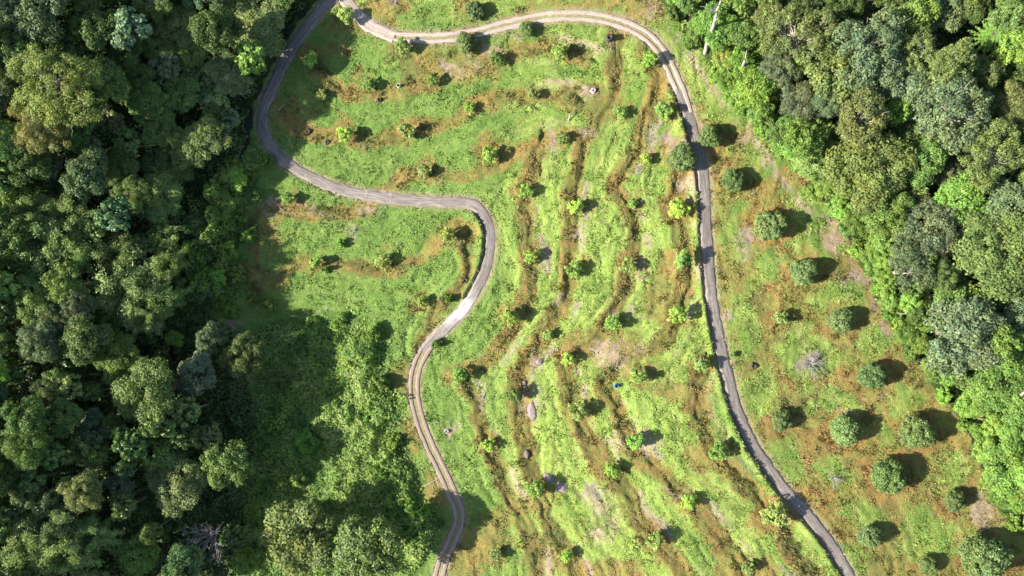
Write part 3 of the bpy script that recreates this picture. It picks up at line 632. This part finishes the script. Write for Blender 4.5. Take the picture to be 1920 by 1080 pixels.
def bare_tree(key, seed, R, H, nb, mat, up=.5, twigs=5, r0=.12):
    """leafless branching: trunk mesh and branches mesh"""
    rng = np.random.default_rng(seed); parts = []; zt = H * .35
    pth, rad = limb((0, 0, -.4), (rng.normal(0, .1), rng.normal(0, .1), zt), r0, r0 * .7, rng, 5, 0, .01); trunk = tube_pts(pth, rad, 7)
    for k in range(nb):
        az = 2 * PI * k / nb + rng.normal(0, .35); r = R * rng.uniform(.55, 1.05); e = np.array([math.cos(az) * r, math.sin(az) * r, zt + (H - zt) * rng.uniform(.5, 1) * (1 - up * (r / R) ** 2 * .6)])
        pp, rr = limb(pth[-1] * np.array([1, 1, rng.uniform(.7, 1)]), e, r0 * .5, r0 * .12, rng, 7, -.05, .06); parts.append(tube_pts(pp, rr, 5))
        for j in range(twigs):
            i = rng.integers(2, 7); e2 = pp[i] + (e - pp[0]) * rng.uniform(.2, .45) + rng.normal(0, .16 * R, 3); e2[2] = max(e2[2], .2)
            p2, r2 = limb(pp[i], e2, rr[i] * .6, r0 * .08, rng, 4, 0, .06); parts.append(tube_pts(p2, r2, 4))
            for _ in range(2):
                e3 = e2 + rng.normal(0, .10 * R, 3); p3, r3 = limb(p2[2], e3, r2[2] * .7, r0 * .06, rng, 3, 0, .03); parts.append(tube_pts(p3, r3, 3))
    p = Proto(); p.R = R; p.H = H; p.zc = H * .6; p.trunk = mesh_np(key + '_trunk', *trunk, M[mat], smooth=True); p.crown = mesh_np(key + '_branches', *join(parts), M[mat], smooth=True); PROTO[key] = p
bare_tree('dead_big', 501, 4.4, 12, 16, 'grey_wood', twigs=7, r0=.26)
bare_tree('dead_low', 502, 2.7, 1.9, 26, 'grey_wood', twigs=5, r0=.16)
bare_tree('dead_small', 503, 1.7, 1.9, 14, 'grey_wood', twigs=4, r0=.11)
bare_tree('dead_pale', 504, 4.5, 20, 9, 'pale_bark', twigs=4, r0=.35)

# ------------------------------------------------------------------ placing trees
GAIN = 1.55
ITEMS = []     # (object, noun phrase, u, v) for the labels
def plant(key, u, v, rpx, color, phrase, cat, name, group, hscale=None, parts=('trunk', 'crown'), lift=None, rng=random):
    """u, v: where the crown is seen; the trunk is rooted below it on the land"""
    p = PROTO[key]; s0 = 1.0
    H = p.zc
    for _ in range(3):                                   # the crown is nearer the camera than the ground
        lift_ = p.zc * (hscale or s0) if hscale is None else p.zc * hscale
        x, y, z = unproj(u, v, hgt, lift_); s0 = rpx * PX * (CAMZ - float(z)) / CAMZ / p.R
        if hscale is None: lift_ = p.zc * s0
    hs_ = hscale if hscale is not None else s0
    x, y = float(x), float(y); g = float(hgt(x, y))
    e = bpy.data.objects.new(name, None); COL.objects.link(e); e.empty_display_size = 1
    e.location = (x, y, g); e.rotation_euler = (0, 0, rng.uniform(0, 2 * PI)); e.scale = (s0, s0, hs_)
    for nm, me in ((parts[0], p.trunk), (parts[1], p.crown)):
        o = bpy.data.objects.new(nm, me); COL.objects.link(o); o.parent = e; o.color = (*[min(.9, q * GAIN) for q in color], 1)
    tag(e, 'x', cat, group); ITEMS.append((e, phrase, u, v)); return e

PAL = {'dark green': (.060, .092, .025), 'mid green': (.088, .136, .033), 'grey-green': (.088, .118, .052), 'olive green': (.100, .126, .038),
       'bright green': (.112, .178, .034), 'yellow-green': (.158, .172, .048), 'silvery green': (.112, .140, .072), 'blue-green': (.064, .098, .042), 'lime green': (.125, .215, .035)}
def vary(c, a=.14):
    k = 1 + random.gauss(0, a); return tuple(max(.01, x * k * (1 + random.gauss(0, .05))) for x in c)
FG = 'trees of the surrounding forest'
NOTABLE = [
 ('emergent0',95,150,92,'yellow-green',1.1),('emergent1',62,232,55,'yellow-green',.95),('dense0',362,705,42,'silvery green',1.35),('dense1',386,635,31,'grey-green',1.2),
 ('dense0',172,808,38,'blue-green',1.0),('dense1',282,850,45,'mid green',1.3),('fine0',322,915,58,'olive green',1.0),('fine1',272,740,62,'olive green',1.35),
 ('dense1',220,915,27,'silvery green',.75),('small0',325,635,17,'bright green',.6),('broad0',558,1012,72,'olive green',1.15),('broad1',682,1036,70,'olive green',1.2),
 ('big_leaf0',238,48,42,'silvery green',1.2),('big_leaf1',468,105,30,'bright green',1.0),('broad2',250,1045,40,'mid green',.7),('small1',455,1062,26,'bright green',.8),
 ('big_leaf2',210,395,36,'blue-green',1.1),('broad3',60,20,55,'grey-green',1.1),('small2',410,620,18,'mid green',.5),('broad2',395,50,40,'dark green',1.1),
 ('open1',1500,60,66,'olive green',1.0),('open2',1638,92,78,'grey-green',1.1),('broad0',1575,130,58,'olive green',1.05),('open3',1802,112,52,'olive green',1.1),
 ('broad1',1712,22,52,'bright green',1.0),('broad4',1705,165,52,'grey-green',1.05),('small0',1688,205,26,'lime green',1.6),('open0',1792,205,78,'grey-green',1.1),
 ('fine2',1640,305,84,'olive green',1.25),('open1',1872,290,62,'olive green',1.1),('fine0',1758,432,60,'grey-green',1.15),('fine1',1872,470,88,'olive green',1.25),
 ('broad3',1815,630,72,'grey-green',1.1),('broad2',1735,300,44,'mid green',.95),('fine2',1898,720,72,'bright green',.9),('broad4',1905,20,40,'olive green',1.1),
 ('broad1',1420,160,42,'bright green',.75),('broad3',1345,45,40,'bright green',.6),('small1',1460,245,26,'mid green',.8),('broad0',1900,880,52,'bright green',.7),
 ('small2',1560,345,27,'bright green',.55),('small0',1400,60,34,'mid green',.9),('fine0',1470,130,40,'grey-green',.9),
]
BAMBOO = [(60,455,62),(118,478,50),(222,545,66),(205,478,46),(300,560,38),(120,405,48),(45,395,40),(308,500,36),(70,985,50),(30,1030,52),(110,1050,48),(165,1010,40),(140,850,34),(265,600,34),(1570,260,34),(1540,300,30)]
used = []
for k, u, v, r, cn, hs_ in NOTABLE:
    noun = {'open': 'open-crowned forest tree', 'broa': 'broad forest tree', 'fine': 'fine-leaved forest tree', 'dens': 'dense rounded tree', 'smal': 'small forest tree', 'big_': 'big-leaved forest tree', 'emer': 'tall emergent tree'}[k[:4]]
    plant(k, u, v, r, vary(PAL[cn], .05), cn + ' ' + noun, 'tree', 'forest_tree', FG, hs_); used.append((u, v, r))
for i, (u, v, r) in enumerate(BAMBOO):
    plant('bamboo%d' % (i % 3), u, v, r, vary((.150, .205, .066), .10), 'feathery light green bamboo clump', 'bamboo', 'bamboo_clump', 'bamboo clumps in the forest', random.uniform(1.15, 1.5), ('culms', 'foliage')); used.append((u, v, r))
plant('star', 1858, 68, 36, (.13, .25, .035), 'STAR', 'tree', 'forest_tree', FG, 1.0); used.append((1858, 68, 34))
plant('star', 160, 592, 15, (.09, .16, .04), 'PALM', 'palm', 'palm_tree', FG, .9); used.append((160, 592, 12))

def region_kind(u, v):
    """what grows where in the forest"""
    if u < 960:
        if u > 380 and 290 < v < 600: c = ['bright green', 'bright green', 'mid green', 'mid green']; k = ['small', 'broad']
        elif v < 340: c = ['dark green', 'mid green', 'grey-green', 'dark green', 'mid green', 'olive green']; k = ['broad', 'broad', 'fine', 'big_leaf', 'open']
        elif v < 700: c = ['mid green', 'grey-green', 'mid green', 'bright green', 'dark green']; k = ['broad', 'fine', 'broad', 'big_leaf', 'small']
        else: c = ['mid green', 'olive green', 'dark green', 'blue-green', 'mid green']; k = ['broad', 'fine', 'small', 'big_leaf']
    else:
        d = float(line_dist(np.array([float(u)]), np.array([float(v)]), np.array([p for p in FOREST_R if 0 <= p[1] <= 1070], float))[0][0])
        if d < 75: c = ['bright green', 'bright green', 'mid green', 'lime green']; k = ['small', 'small', 'broad']
        elif v > 640: c = ['bright green', 'bright green', 'mid green']; k = ['broad', 'fine']
        else: c = ['grey-green', 'olive green', 'mid green', 'bright green', 'grey-green', 'dark green']; k = ['broad', 'open', 'fine', 'broad']
        if d < 40: return 'small', 'bright green', .55
    return random.choice(k), random.choice(c), None
NV = {'broad': 5, 'small': 3, 'open': 4, 'fine': 3, 'big_leaf': 3}
NOUN = {'open': 'open-crowned forest tree', 'broad': 'broad forest tree', 'fine': 'fine-leaved forest tree', 'small': 'small forest tree', 'big_leaf': 'big-leaved forest tree'}
cnt = 0; tries = 0
while cnt < 225 and tries < 9000:
    tries += 1
    u = random.uniform(-60, 1980); v = random.uniform(-45, 1125)
    a = bool(in_poly(np.array([u + 0.]), np.array([v + 0.]), FOREST_L)[0]); b = bool(in_poly(np.array([u + 0.]), np.array([v + 0.]), [(p[0] + 14, p[1]) for p in FOREST_R])[0])
    if not (a or b): continue
    if a and (u > 440 and v < 290 and u > 500 - .0 * v + 60): continue
    k, cn, hh = region_kind(u, v)
    r = {'broad': random.uniform(34, 52), 'small': random.uniform(17, 28), 'open': random.uniform(42, 58), 'fine': random.uniform(30, 46), 'big_leaf': random.uniform(24, 36)}[k]
    thin = a and v > 640 and 120 < u
    if thin and (random.random() < (.93 if u > 340 else .70)): continue
    if a and u > 345 and 290 < v < 625:
        if k != 'small' or random.random() < .5: continue
        hh = .42
    elif a and u > 290 and 290 < v < 640:
        if u > 325 and k in ('open', 'broad', 'fine'): continue
        hh = .50
    elif a and u > 400 and v < 290: hh = .50
    elif a and u > 200 and v < 640: hh = random.uniform(.50, .62)
    elif a and 225 < u < 345 and v > 650: hh = random.uniform(1.25, 1.55)
    # keep the crowns off the road
    if a and v < 300:
        edge = np.interp(v, [-50, 0, 35, 95, 145, 200, 262, 300], [600, 590, 560, 522, 496, 472, 462, 450])
        if u + r * .80 > edge: continue
    if any(math.hypot(u - p[0], v - p[1]) < .62 * (r + p[2]) for p in used): continue
    plant('%s%d' % (k, random.randrange(NV[k])), u, v, r, vary(PAL[cn]), cn + ' ' + NOUN[k], 'tree', 'forest_tree', FG, hh or random.uniform(.75, 1.15)); used.append((u, v, r)); cnt += 1
print('forest trees', cnt, tries)

# shrubs: in the tangle left of the dirt track and along both forest edges
for i in range(3): make_proto('shrub%d' % i, 200 + i, 2.4, 2.2, 3.4, crown_base=.15, trunk_r=.06, nl=44, lr=.55, per=60, lsize=.22, gap=.2, inner=.3, nj=.6)
SHR = [(585,612,20),(640,600,17),(700,625,18),(560,660,22),(660,680,20),(715,720,17),(620,760,24),(690,790,20),(740,830,17),(575,830,24),(650,860,22),(715,890,20),(560,900,18),(765,950,18),(600,700,15),(520,720,18),(505,800,16),(760,1000,15),(795,960,12),(825,985,9),
 (455,330,20),(475,365,14),(440,400,22),(462,440,16),(425,470,20),(440,520,20),(405,560,22),(430,585,14),(470,560,12),(500,300,12),(420,350,22),(385,520,20),(400,430,20),(500,575,13),(840,560,9),(820,645,11),(640,455,9),(610,505,8),
 (1262,22,14),(1300,75,16),(1322,60,20),(1345,135,16),(1395,195,18),(1430,240,18),(1465,275,16),(1500,312,18),(1535,350,20),(1570,390,18),(1590,430,16),(1610,470,18),(1640,500,22),(1655,545,16),(1672,590,16),(1700,620,22),(1715,665,14),(1760,700,22),(1775,742,16),(1815,760,20),(1815,800,14),(1840,850,16),(1862,895,18),(1895,940,20),(1905,985,14),(1660,470,20),(1700,560,22),(1370,110,22),(1600,400,20),(1455,225,20),(1520,290,20)]
for i, (u, v, r) in enumerate(SHR):
    cn = random.choice(['bright green', 'mid green', 'lime green', 'bright green']); big = 'large' if r > 18 else 'medium' if r > 14 else 'low'
    plant('shrub%d' % (i % 3), u, v, r, vary(PAL[cn]), '%s %s shrub' % (big, cn), 'shrub', 'shrub', 'shrubs at the forest edges and in the hollow', random.uniform(.8, 1.5))

# orchard trees and young trees on the cleared slope
for i, (u, v, r) in enumerate(ORCH):
    plant('orchard%d' % (i % 4), u, v, r, vary((.078, .112, .034), .13), 'round dark green orchard tree', 'tree', 'orchard_tree', 'round dark orchard trees on the cleared slope')
for i, (u, v, r) in enumerate(YOUNG):
    c = random.choice([(.175, .255, .050), (.220, .305, .055), (.135, .205, .048), (.175, .225, .062)])
    w = 'tiny' if r < 11.5 else 'large' if r > 17.5 else 'small'
    plant('young%d' % (i % 6), u, v, r * 1.04, vary(c, .1), w + ' lime green young tree', 'young tree', 'young_tree', 'young trees planted along the terraces')
DEAD = [('dead_low',1522,682,24,'LOWDEAD'),('dead_small',1564,898,16,'leafless pale grey shrub'),('dead_big',390,1008,38,'BIGDEAD'),('dead_small',738,2,14,'leafless pale grey shrub'),('dead_small',660,432,12,'leafless pale grey shrub')]
for k, u, v, r, ph in DEAD: plant(k, u, v, r, (1, 1, 1), ph, 'dead shrub' if k != 'dead_big' else 'dead tree', 'dead_shrub' if k != 'dead_big' else 'dead_tree', 'leafless shrubs and trees', None, ('trunk', 'branches'))

grass()
# leaning bare trunks at the forest edge: foot and tip seen at two pixels
def trunk_between(u0, v0, u1, v1, htip, r0, r1, mat, phrase, forks=3, seed=0):
    rng = np.random.default_rng(seed); x0, y0, z0 = [float(a) for a in unproj(u0, v0, hgt)]; x1, y1, z1 = [float(a) for a in unproj(u1, v1, hgt, htip)]
    e = bpy.data.objects.new('bare_trunk', None); COL.objects.link(e); e.location = (x0, y0, z0)
    tip = np.array([x1 - x0, y1 - y0, z1 - z0]); pth, rad = limb((0, 0, -.5), tip, r0, r1, rng, 12, -.02, .010)
    link('trunk', mesh_np('trunk', *tube_pts(pth, rad, 8), M[mat], smooth=True), e)
    parts = []
    for k in range(forks):
        i = rng.integers(7, 11); q = pth[i] + rng.normal(0, .14, 3) * np.linalg.norm(tip) * np.array([1, 1, .3]) + (tip - pth[0]) * .12
        pp, rr = limb(pth[i], q, rad[i] * .6, .05, rng, 6, -.05, .05); parts.append(tube_pts(pp, rr, 5))
    if parts: link('branches', mesh_np('branches', *join(parts), M[mat], smooth=True), e)
    tag(e, 'x', 'bare trunk', 'bare pale trunks in the forest'); ITEMS.append((e, phrase, (u0 + u1) / 2, (v0 + v1) / 2)); return e
trunk_between(1322, 100, 1352, 0, 17, .50, .20, 'pale_bark', 'WHITETRUNK', 4, 1)
trunk_between(1378, 160, 1398, 112, 12, .45, .28, 'pale_bark', 'leaning pale brown bare trunk', 2, 2)
trunk_between(1460, 115, 1486, 75, 15, .45, .25, 'pale_bark', 'leaning pale brown bare trunk', 3, 3)
trunk_between(1500, 268, 1524, 236, 13, .40, .20, 'pale_bark', 'leaning pale brown bare trunk', 4, 4)
trunk_between(176, 266, 128, 205, 19, .55, .30, 'bark', 'LEANBROWN', 5, 5)
trunk_between(1878, 756, 1925, 735, 13, .40, .25, 'pale_bark', 'leaning pale brown bare trunk', 2, 6)
trunk_between(1915, 60, 1950, 20, 18, .5, .3, 'pale_bark', 'leaning pale brown bare trunk', 3, 7)

# ------------------------------------------------------------------ rocks, stumps, barrels
def rock(u, v, a, b, h, rot, mat, phrase, seed):
    rng = np.random.default_rng(seed); x, y, z = [float(q) for q in unproj(u, v, hgt)]
    nu, nv = 28, 14; th = np.linspace(0, 2 * PI, nu, endpoint=False); ph = np.linspace(0, PI / 2 + .5, nv)
    T, Pp = np.meshgrid(th, ph); d = np.stack([np.cos(T) * np.sin(Pp), np.sin(T) * np.sin(Pp), np.cos(Pp)], -1)
    r = 1 + .5 * (fbm(d[..., 0] * 1.5 + seed, d[..., 1] * 1.5 + d[..., 2], .9, 3, seed) - .5) * 2 * .6
    cuts = rng.normal(size=(7, 3)); cuts[:, 2] = np.abs(cuts[:, 2]); cuts /= np.linalg.norm(cuts, axis=1)[:, None]
    for c in cuts:
        k = d @ c; r = np.where(k > .2, np.minimum(r, rng.uniform(.72, .95) / np.maximum(k, .2)), r)
    P = d * r[..., None] * np.array([a, b, h]); c, s = math.cos(rot), math.sin(rot); P = np.stack([P[..., 0] * c - P[..., 1] * s, P[..., 0] * s + P[..., 1] * c, P[..., 2]], -1)
    V = P.reshape(-1, 3); ii = np.arange(nv * nu).reshape(nv, nu); j = np.roll(ii, -1, 1); F = np.stack([ii[:-1], ii[1:], j[1:], j[:-1]], -1).reshape(-1, 4)
    o = link('boulder', mesh_np('boulder', V, F, M[mat])); o.location = (x, y, z - .05); tag(o, 'x', 'boulder', 'boulders on the terraces'); ITEMS.append((o, phrase, u, v))
rock(1030, 896, 1.7, 1.1, .8, -.5, 'rock', 'ROCKA', 1); rock(1052, 912, 1.6, 1.5, .9, -.7, 'rock', 'ROCKB', 2)
rock(998, 772, 1.2, 2.3, .7, .1, 'rock', 'ROCKC', 3); rock(988, 851, .7, 1.1, 1.0, .1, 'dark_rock', 'ROCKD', 4)
rock(984, 718, .6, .6, .5, 0, 'dark_rock', 'ROCKE', 5); rock(1012, 678, .9, .7, .5, .4, 'rock', 'ROCKF', 6)

def stump(u, v, r, h, mat, phrase, seed):
    rng = np.random.default_rng(seed); x, y, z = [float(q) for q in unproj(u, v, hgt)]; n = 16; th = np.arange(n) * 2 * PI / n; V = []; 
    prof = [(1.7, -.3), (1.35, .05), (1.05, .3 * h), (.95, .8 * h), (.9, h)]
    ra = 1 + .15 * rng.normal(size=n); tp = rng.uniform(.75, 1.15, n)
    for k, (a, zz) in enumerate(prof):
        rr = r * a * (1 + (ra - 1) * (1 if k < 3 else .6)); z_ = zz if k < 3 else zz * tp
        V.append(np.stack([np.cos(th) * rr, np.sin(th) * rr, z_ + 0 * th], 1))
    V.append(np.stack([np.cos(th) * r * .55, np.sin(th) * r * .55, np.full(n, h * .55)], 1)); V.append(np.stack([np.cos(th) * .02, np.sin(th) * .02, np.full(n, h * .5)], 1))
    V = np.vstack(V); m = len(prof) + 2; ii = np.arange(m * n).reshape(m, n); j = np.roll(ii, -1, 1); F = np.stack([ii[:-1], j[:-1], j[1:], ii[1:]], -1).reshape(-1, 4)
    o = link('tree_stump', mesh_np('tree_stump', V, F, M[mat], smooth=False)); o.location = (x, y, z); o.rotation_euler = (0, 0, rng.uniform(0, 6)); tag(o, 'x', 'stump', 'old tree stumps'); ITEMS.append((o, phrase, u, v))
for i, (u, v, r, h, m, ph) in enumerate([(1142,72,.75,1.3,'dark_wood','burnt dark tree stump'),(1113,170,.5,.7,'grey_wood','bleached grey tree stump'),(838,808,.5,.6,'grey_wood','bleached grey tree stump'),(873,526,.6,.7,'dark_wood','burnt dark tree stump'),(1412,686,.6,.8,'dark_wood','burnt dark tree stump'),(712,188,.5,.8,'dark_wood','burnt dark tree stump'),(614,267,.5,.5,'dark_wood','burnt dark tree stump'),(578,247,.55,.6,'dark_wood','burnt dark tree stump')]):
    stump(u, v, r, h, m, ph, 600 + i)
def log(u0, v0, u1, v1, r, mat, phrase, lift=.1, name='fallen_branch'):
    rng = np.random.default_rng(int(u0)); a = [float(q) for q in unproj(u0, v0, hgt, .15)]; b = [float(q) for q in unproj(u1, v1, hgt, lift + .15)]
    d = np.array(b) - np.array(a); p, rr = limb((0, 0, 0), d, r, r * .45, rng, 7, -.02, .02); parts = [tube_pts(p, rr, 7)]
    for k in (3, 4): q = p[k] + rng.normal(0, .25, 3) * np.linalg.norm(d) * np.array([1, 1, .3]); q[2] = abs(q[2]); pp, r2 = limb(p[k], q, r * .5, r * .15, rng, 4, 0, .03); parts.append(tube_pts(pp, r2, 5))
    o = link(name, mesh_np(name, *join(parts), M[mat], smooth=True)); o.location = a; tag(o, 'x', 'dead wood', 'dead wood lying on the slope'); ITEMS.append((o, phrase, (u0 + u1) / 2, (v0 + v1) / 2))
log(522, 208, 531, 196, .10, 'pale_bark', 'short white dead branch', .6); log(1066, 226, 1069, 212, .16, 'pale_bark', 'short white dead branch', 1.5)
log(795, 912, 828, 893, .10, 'pale_bark', 'long pale dead branch'); log(575, 252, 585, 245, .2, 'dark_wood', 'dark fallen branch'); log(1000, 800, 1012, 806, .1, 'dark_wood', 'dark fallen branch')
log(910, 735, 902, 752, .12, 'grey_wood', 'grey fallen branch')

def barrel(u, v, r, h, mat, label):
    x, y, z = [float(q) for q in unproj(u, v, hgt)]; n = 24; th = np.arange(n) * 2 * PI / n
    prof = [(.96, -.1), (1.0, .03 * h), (1.0, .30 * h), (1.05, .33 * h), (1.0, .36 * h), (1.0, .64 * h), (1.05, .67 * h), (1.0, .70 * h), (1.0, .97 * h), (1.04, h), (.92, h), (.90, .55 * h)]
    V = np.vstack([np.stack([np.cos(th) * r * a, np.sin(th) * r * a, np.full(n, zz)], 1) for a, zz in prof]); ii = np.arange(len(prof) * n).reshape(-1, n); j = np.roll(ii, -1, 1)
    F = np.stack([ii[:-1], j[:-1], j[1:], ii[1:]], -1).reshape(-1, 4)
    e = bpy.data.objects.new('water_barrel', None); COL.objects.link(e); e.location = (x, y, z); link('shell', mesh_np('shell', V, F, M[mat], smooth=True), e)
    W_ = np.vstack([np.stack([np.cos(th) * r * .905, np.sin(th) * r * .905, np.full(n, .80 * h)], 1), [[0, 0, .80 * h]]]); k = np.arange(0, n, 1)
    F2 = np.stack([k, (k + 1) % n, np.full(n, n)], -1); link('water', mesh_np('water', W_, F2, M['black_water']), e)
    tag(e, label, 'barrel', 'water barrels on the terraces')
barrel(748, 162, .42, .95, 'white_plastic', 'open white barrel with dark water among brown grass on the upper left slope')
barrel(1155, 723, .42, .9, 'blue_plastic', 'open blue barrel with dark water on the central terraces')

# ------------------------------------------------------------------ labels that single each thing out
LM = [('the blue barrel', 1155, 723), ('the white barrel', 748, 162), ('the split pinkish boulder', 1041, 904), ('the spiky grey dead shrub', 1522, 682),
      ('the leafless tree at lower left', 390, 1008), ('the leaning white trunk', 1337, 50), ('the yellow emergent tree', 95, 150), ('the star-shaped lime tree', 1858, 68),
      ("the road's top right bend", 1222, 72), ("the road's leftmost bend", 492, 240), ("the road's hairpin bend", 917, 430), ('the road fork at the top', 645, 0),
      ('the top left corner', 0, 0), ('the bottom left corner', 0, 1080), ('the top right corner', 1920, 0), ('the bottom right corner', 1920, 1080),
      ("the road's bottom end", 1592, 1080), ("the dirt track's bottom end", 822, 1080), ("the left edge's midpoint", 0, 540), ("the right edge's midpoint", 1920, 540),
      ('the largest round orchard tree', 1858, 1055), ("the dirt track's top end", 815, 635)]
SPECIAL = {'PALM': 'small palm with radiating fronds among bamboo in the left forest', 'STAR': 'star-shaped lime green tree with spoke-like branches near the top right corner', 'LOWDEAD': 'spiky grey leafless shrub on the green patch right of the road',
 'BIGDEAD': 'pale leafless tree in deep shade at the lower left', 'WHITETRUNK': 'tall leaning white trunk at the top edge of the right forest',
 'LEANBROWN': 'leaning brown trunk under the yellow-green emergent tree at the upper left', 'ROCKA': 'upper half of the split pinkish boulder beside a young tree',
 'ROCKB': 'lower half of the split pinkish boulder beside a young tree', 'ROCKC': 'long flat pinkish boulder on the green bank left of the terraces', 'ROCKD': 'small dark reddish boulder below the long flat pinkish boulder',
 'ROCKE': 'small dark boulder in the grass above the long flat boulder', 'ROCKF': 'low pale boulder topmost of those on the central terraces'}
DIRS = ['right of', 'up and right of', 'above', 'up and left of', 'left of', 'down and left of', 'below', 'down and right of']
ORD = ['nearest', 'second', 'third', 'fourth', 'fifth', 'sixth', 'seventh', 'eighth', 'ninth', 'tenth', 'eleventh', 'twelfth']
def sector(u, v, l): return int(round((math.degrees(math.atan2(-(v - l[2]), u - l[1])) % 360) / 45)) % 8
by = {}
for it in ITEMS: by.setdefault(it[1], []).append(it)
for ph, L in by.items():
    if ph in SPECIAL: L[0][0]['label'] = SPECIAL[ph]; continue
    for it in L:
        best = None
        for l in LM:
            d = math.hypot(it[2] - l[1], it[3] - l[2])
            if d < 12: continue
            s = sector(it[2], it[3], l); rk = sum(1 for o in L if o is not it and math.hypot(o[2] - l[1], o[3] - l[2]) < d and sector(o[2], o[3], l) == s)
            sc = d + 160 * rk
            if best is None or sc < best[0]: best = (sc, rk, s, l[0])
        _, rk, s, ln = best
        if it is L[0] and False: pass
        it[0]['label'] = '%s, %s %s %s' % (ph, ORD[min(rk, 11)], DIRS[s], ln)
next(it for it in ITEMS if it[2] == 95 and it[3] == 150)[0]['label'] = 'tallest yellow-green emergent tree with pale bare limbs at the upper left'
next(it for it in ITEMS if it[2] == 1858 and it[3] == 1055)[0]['label'] = 'largest round dark green orchard tree, in the bottom right corner'
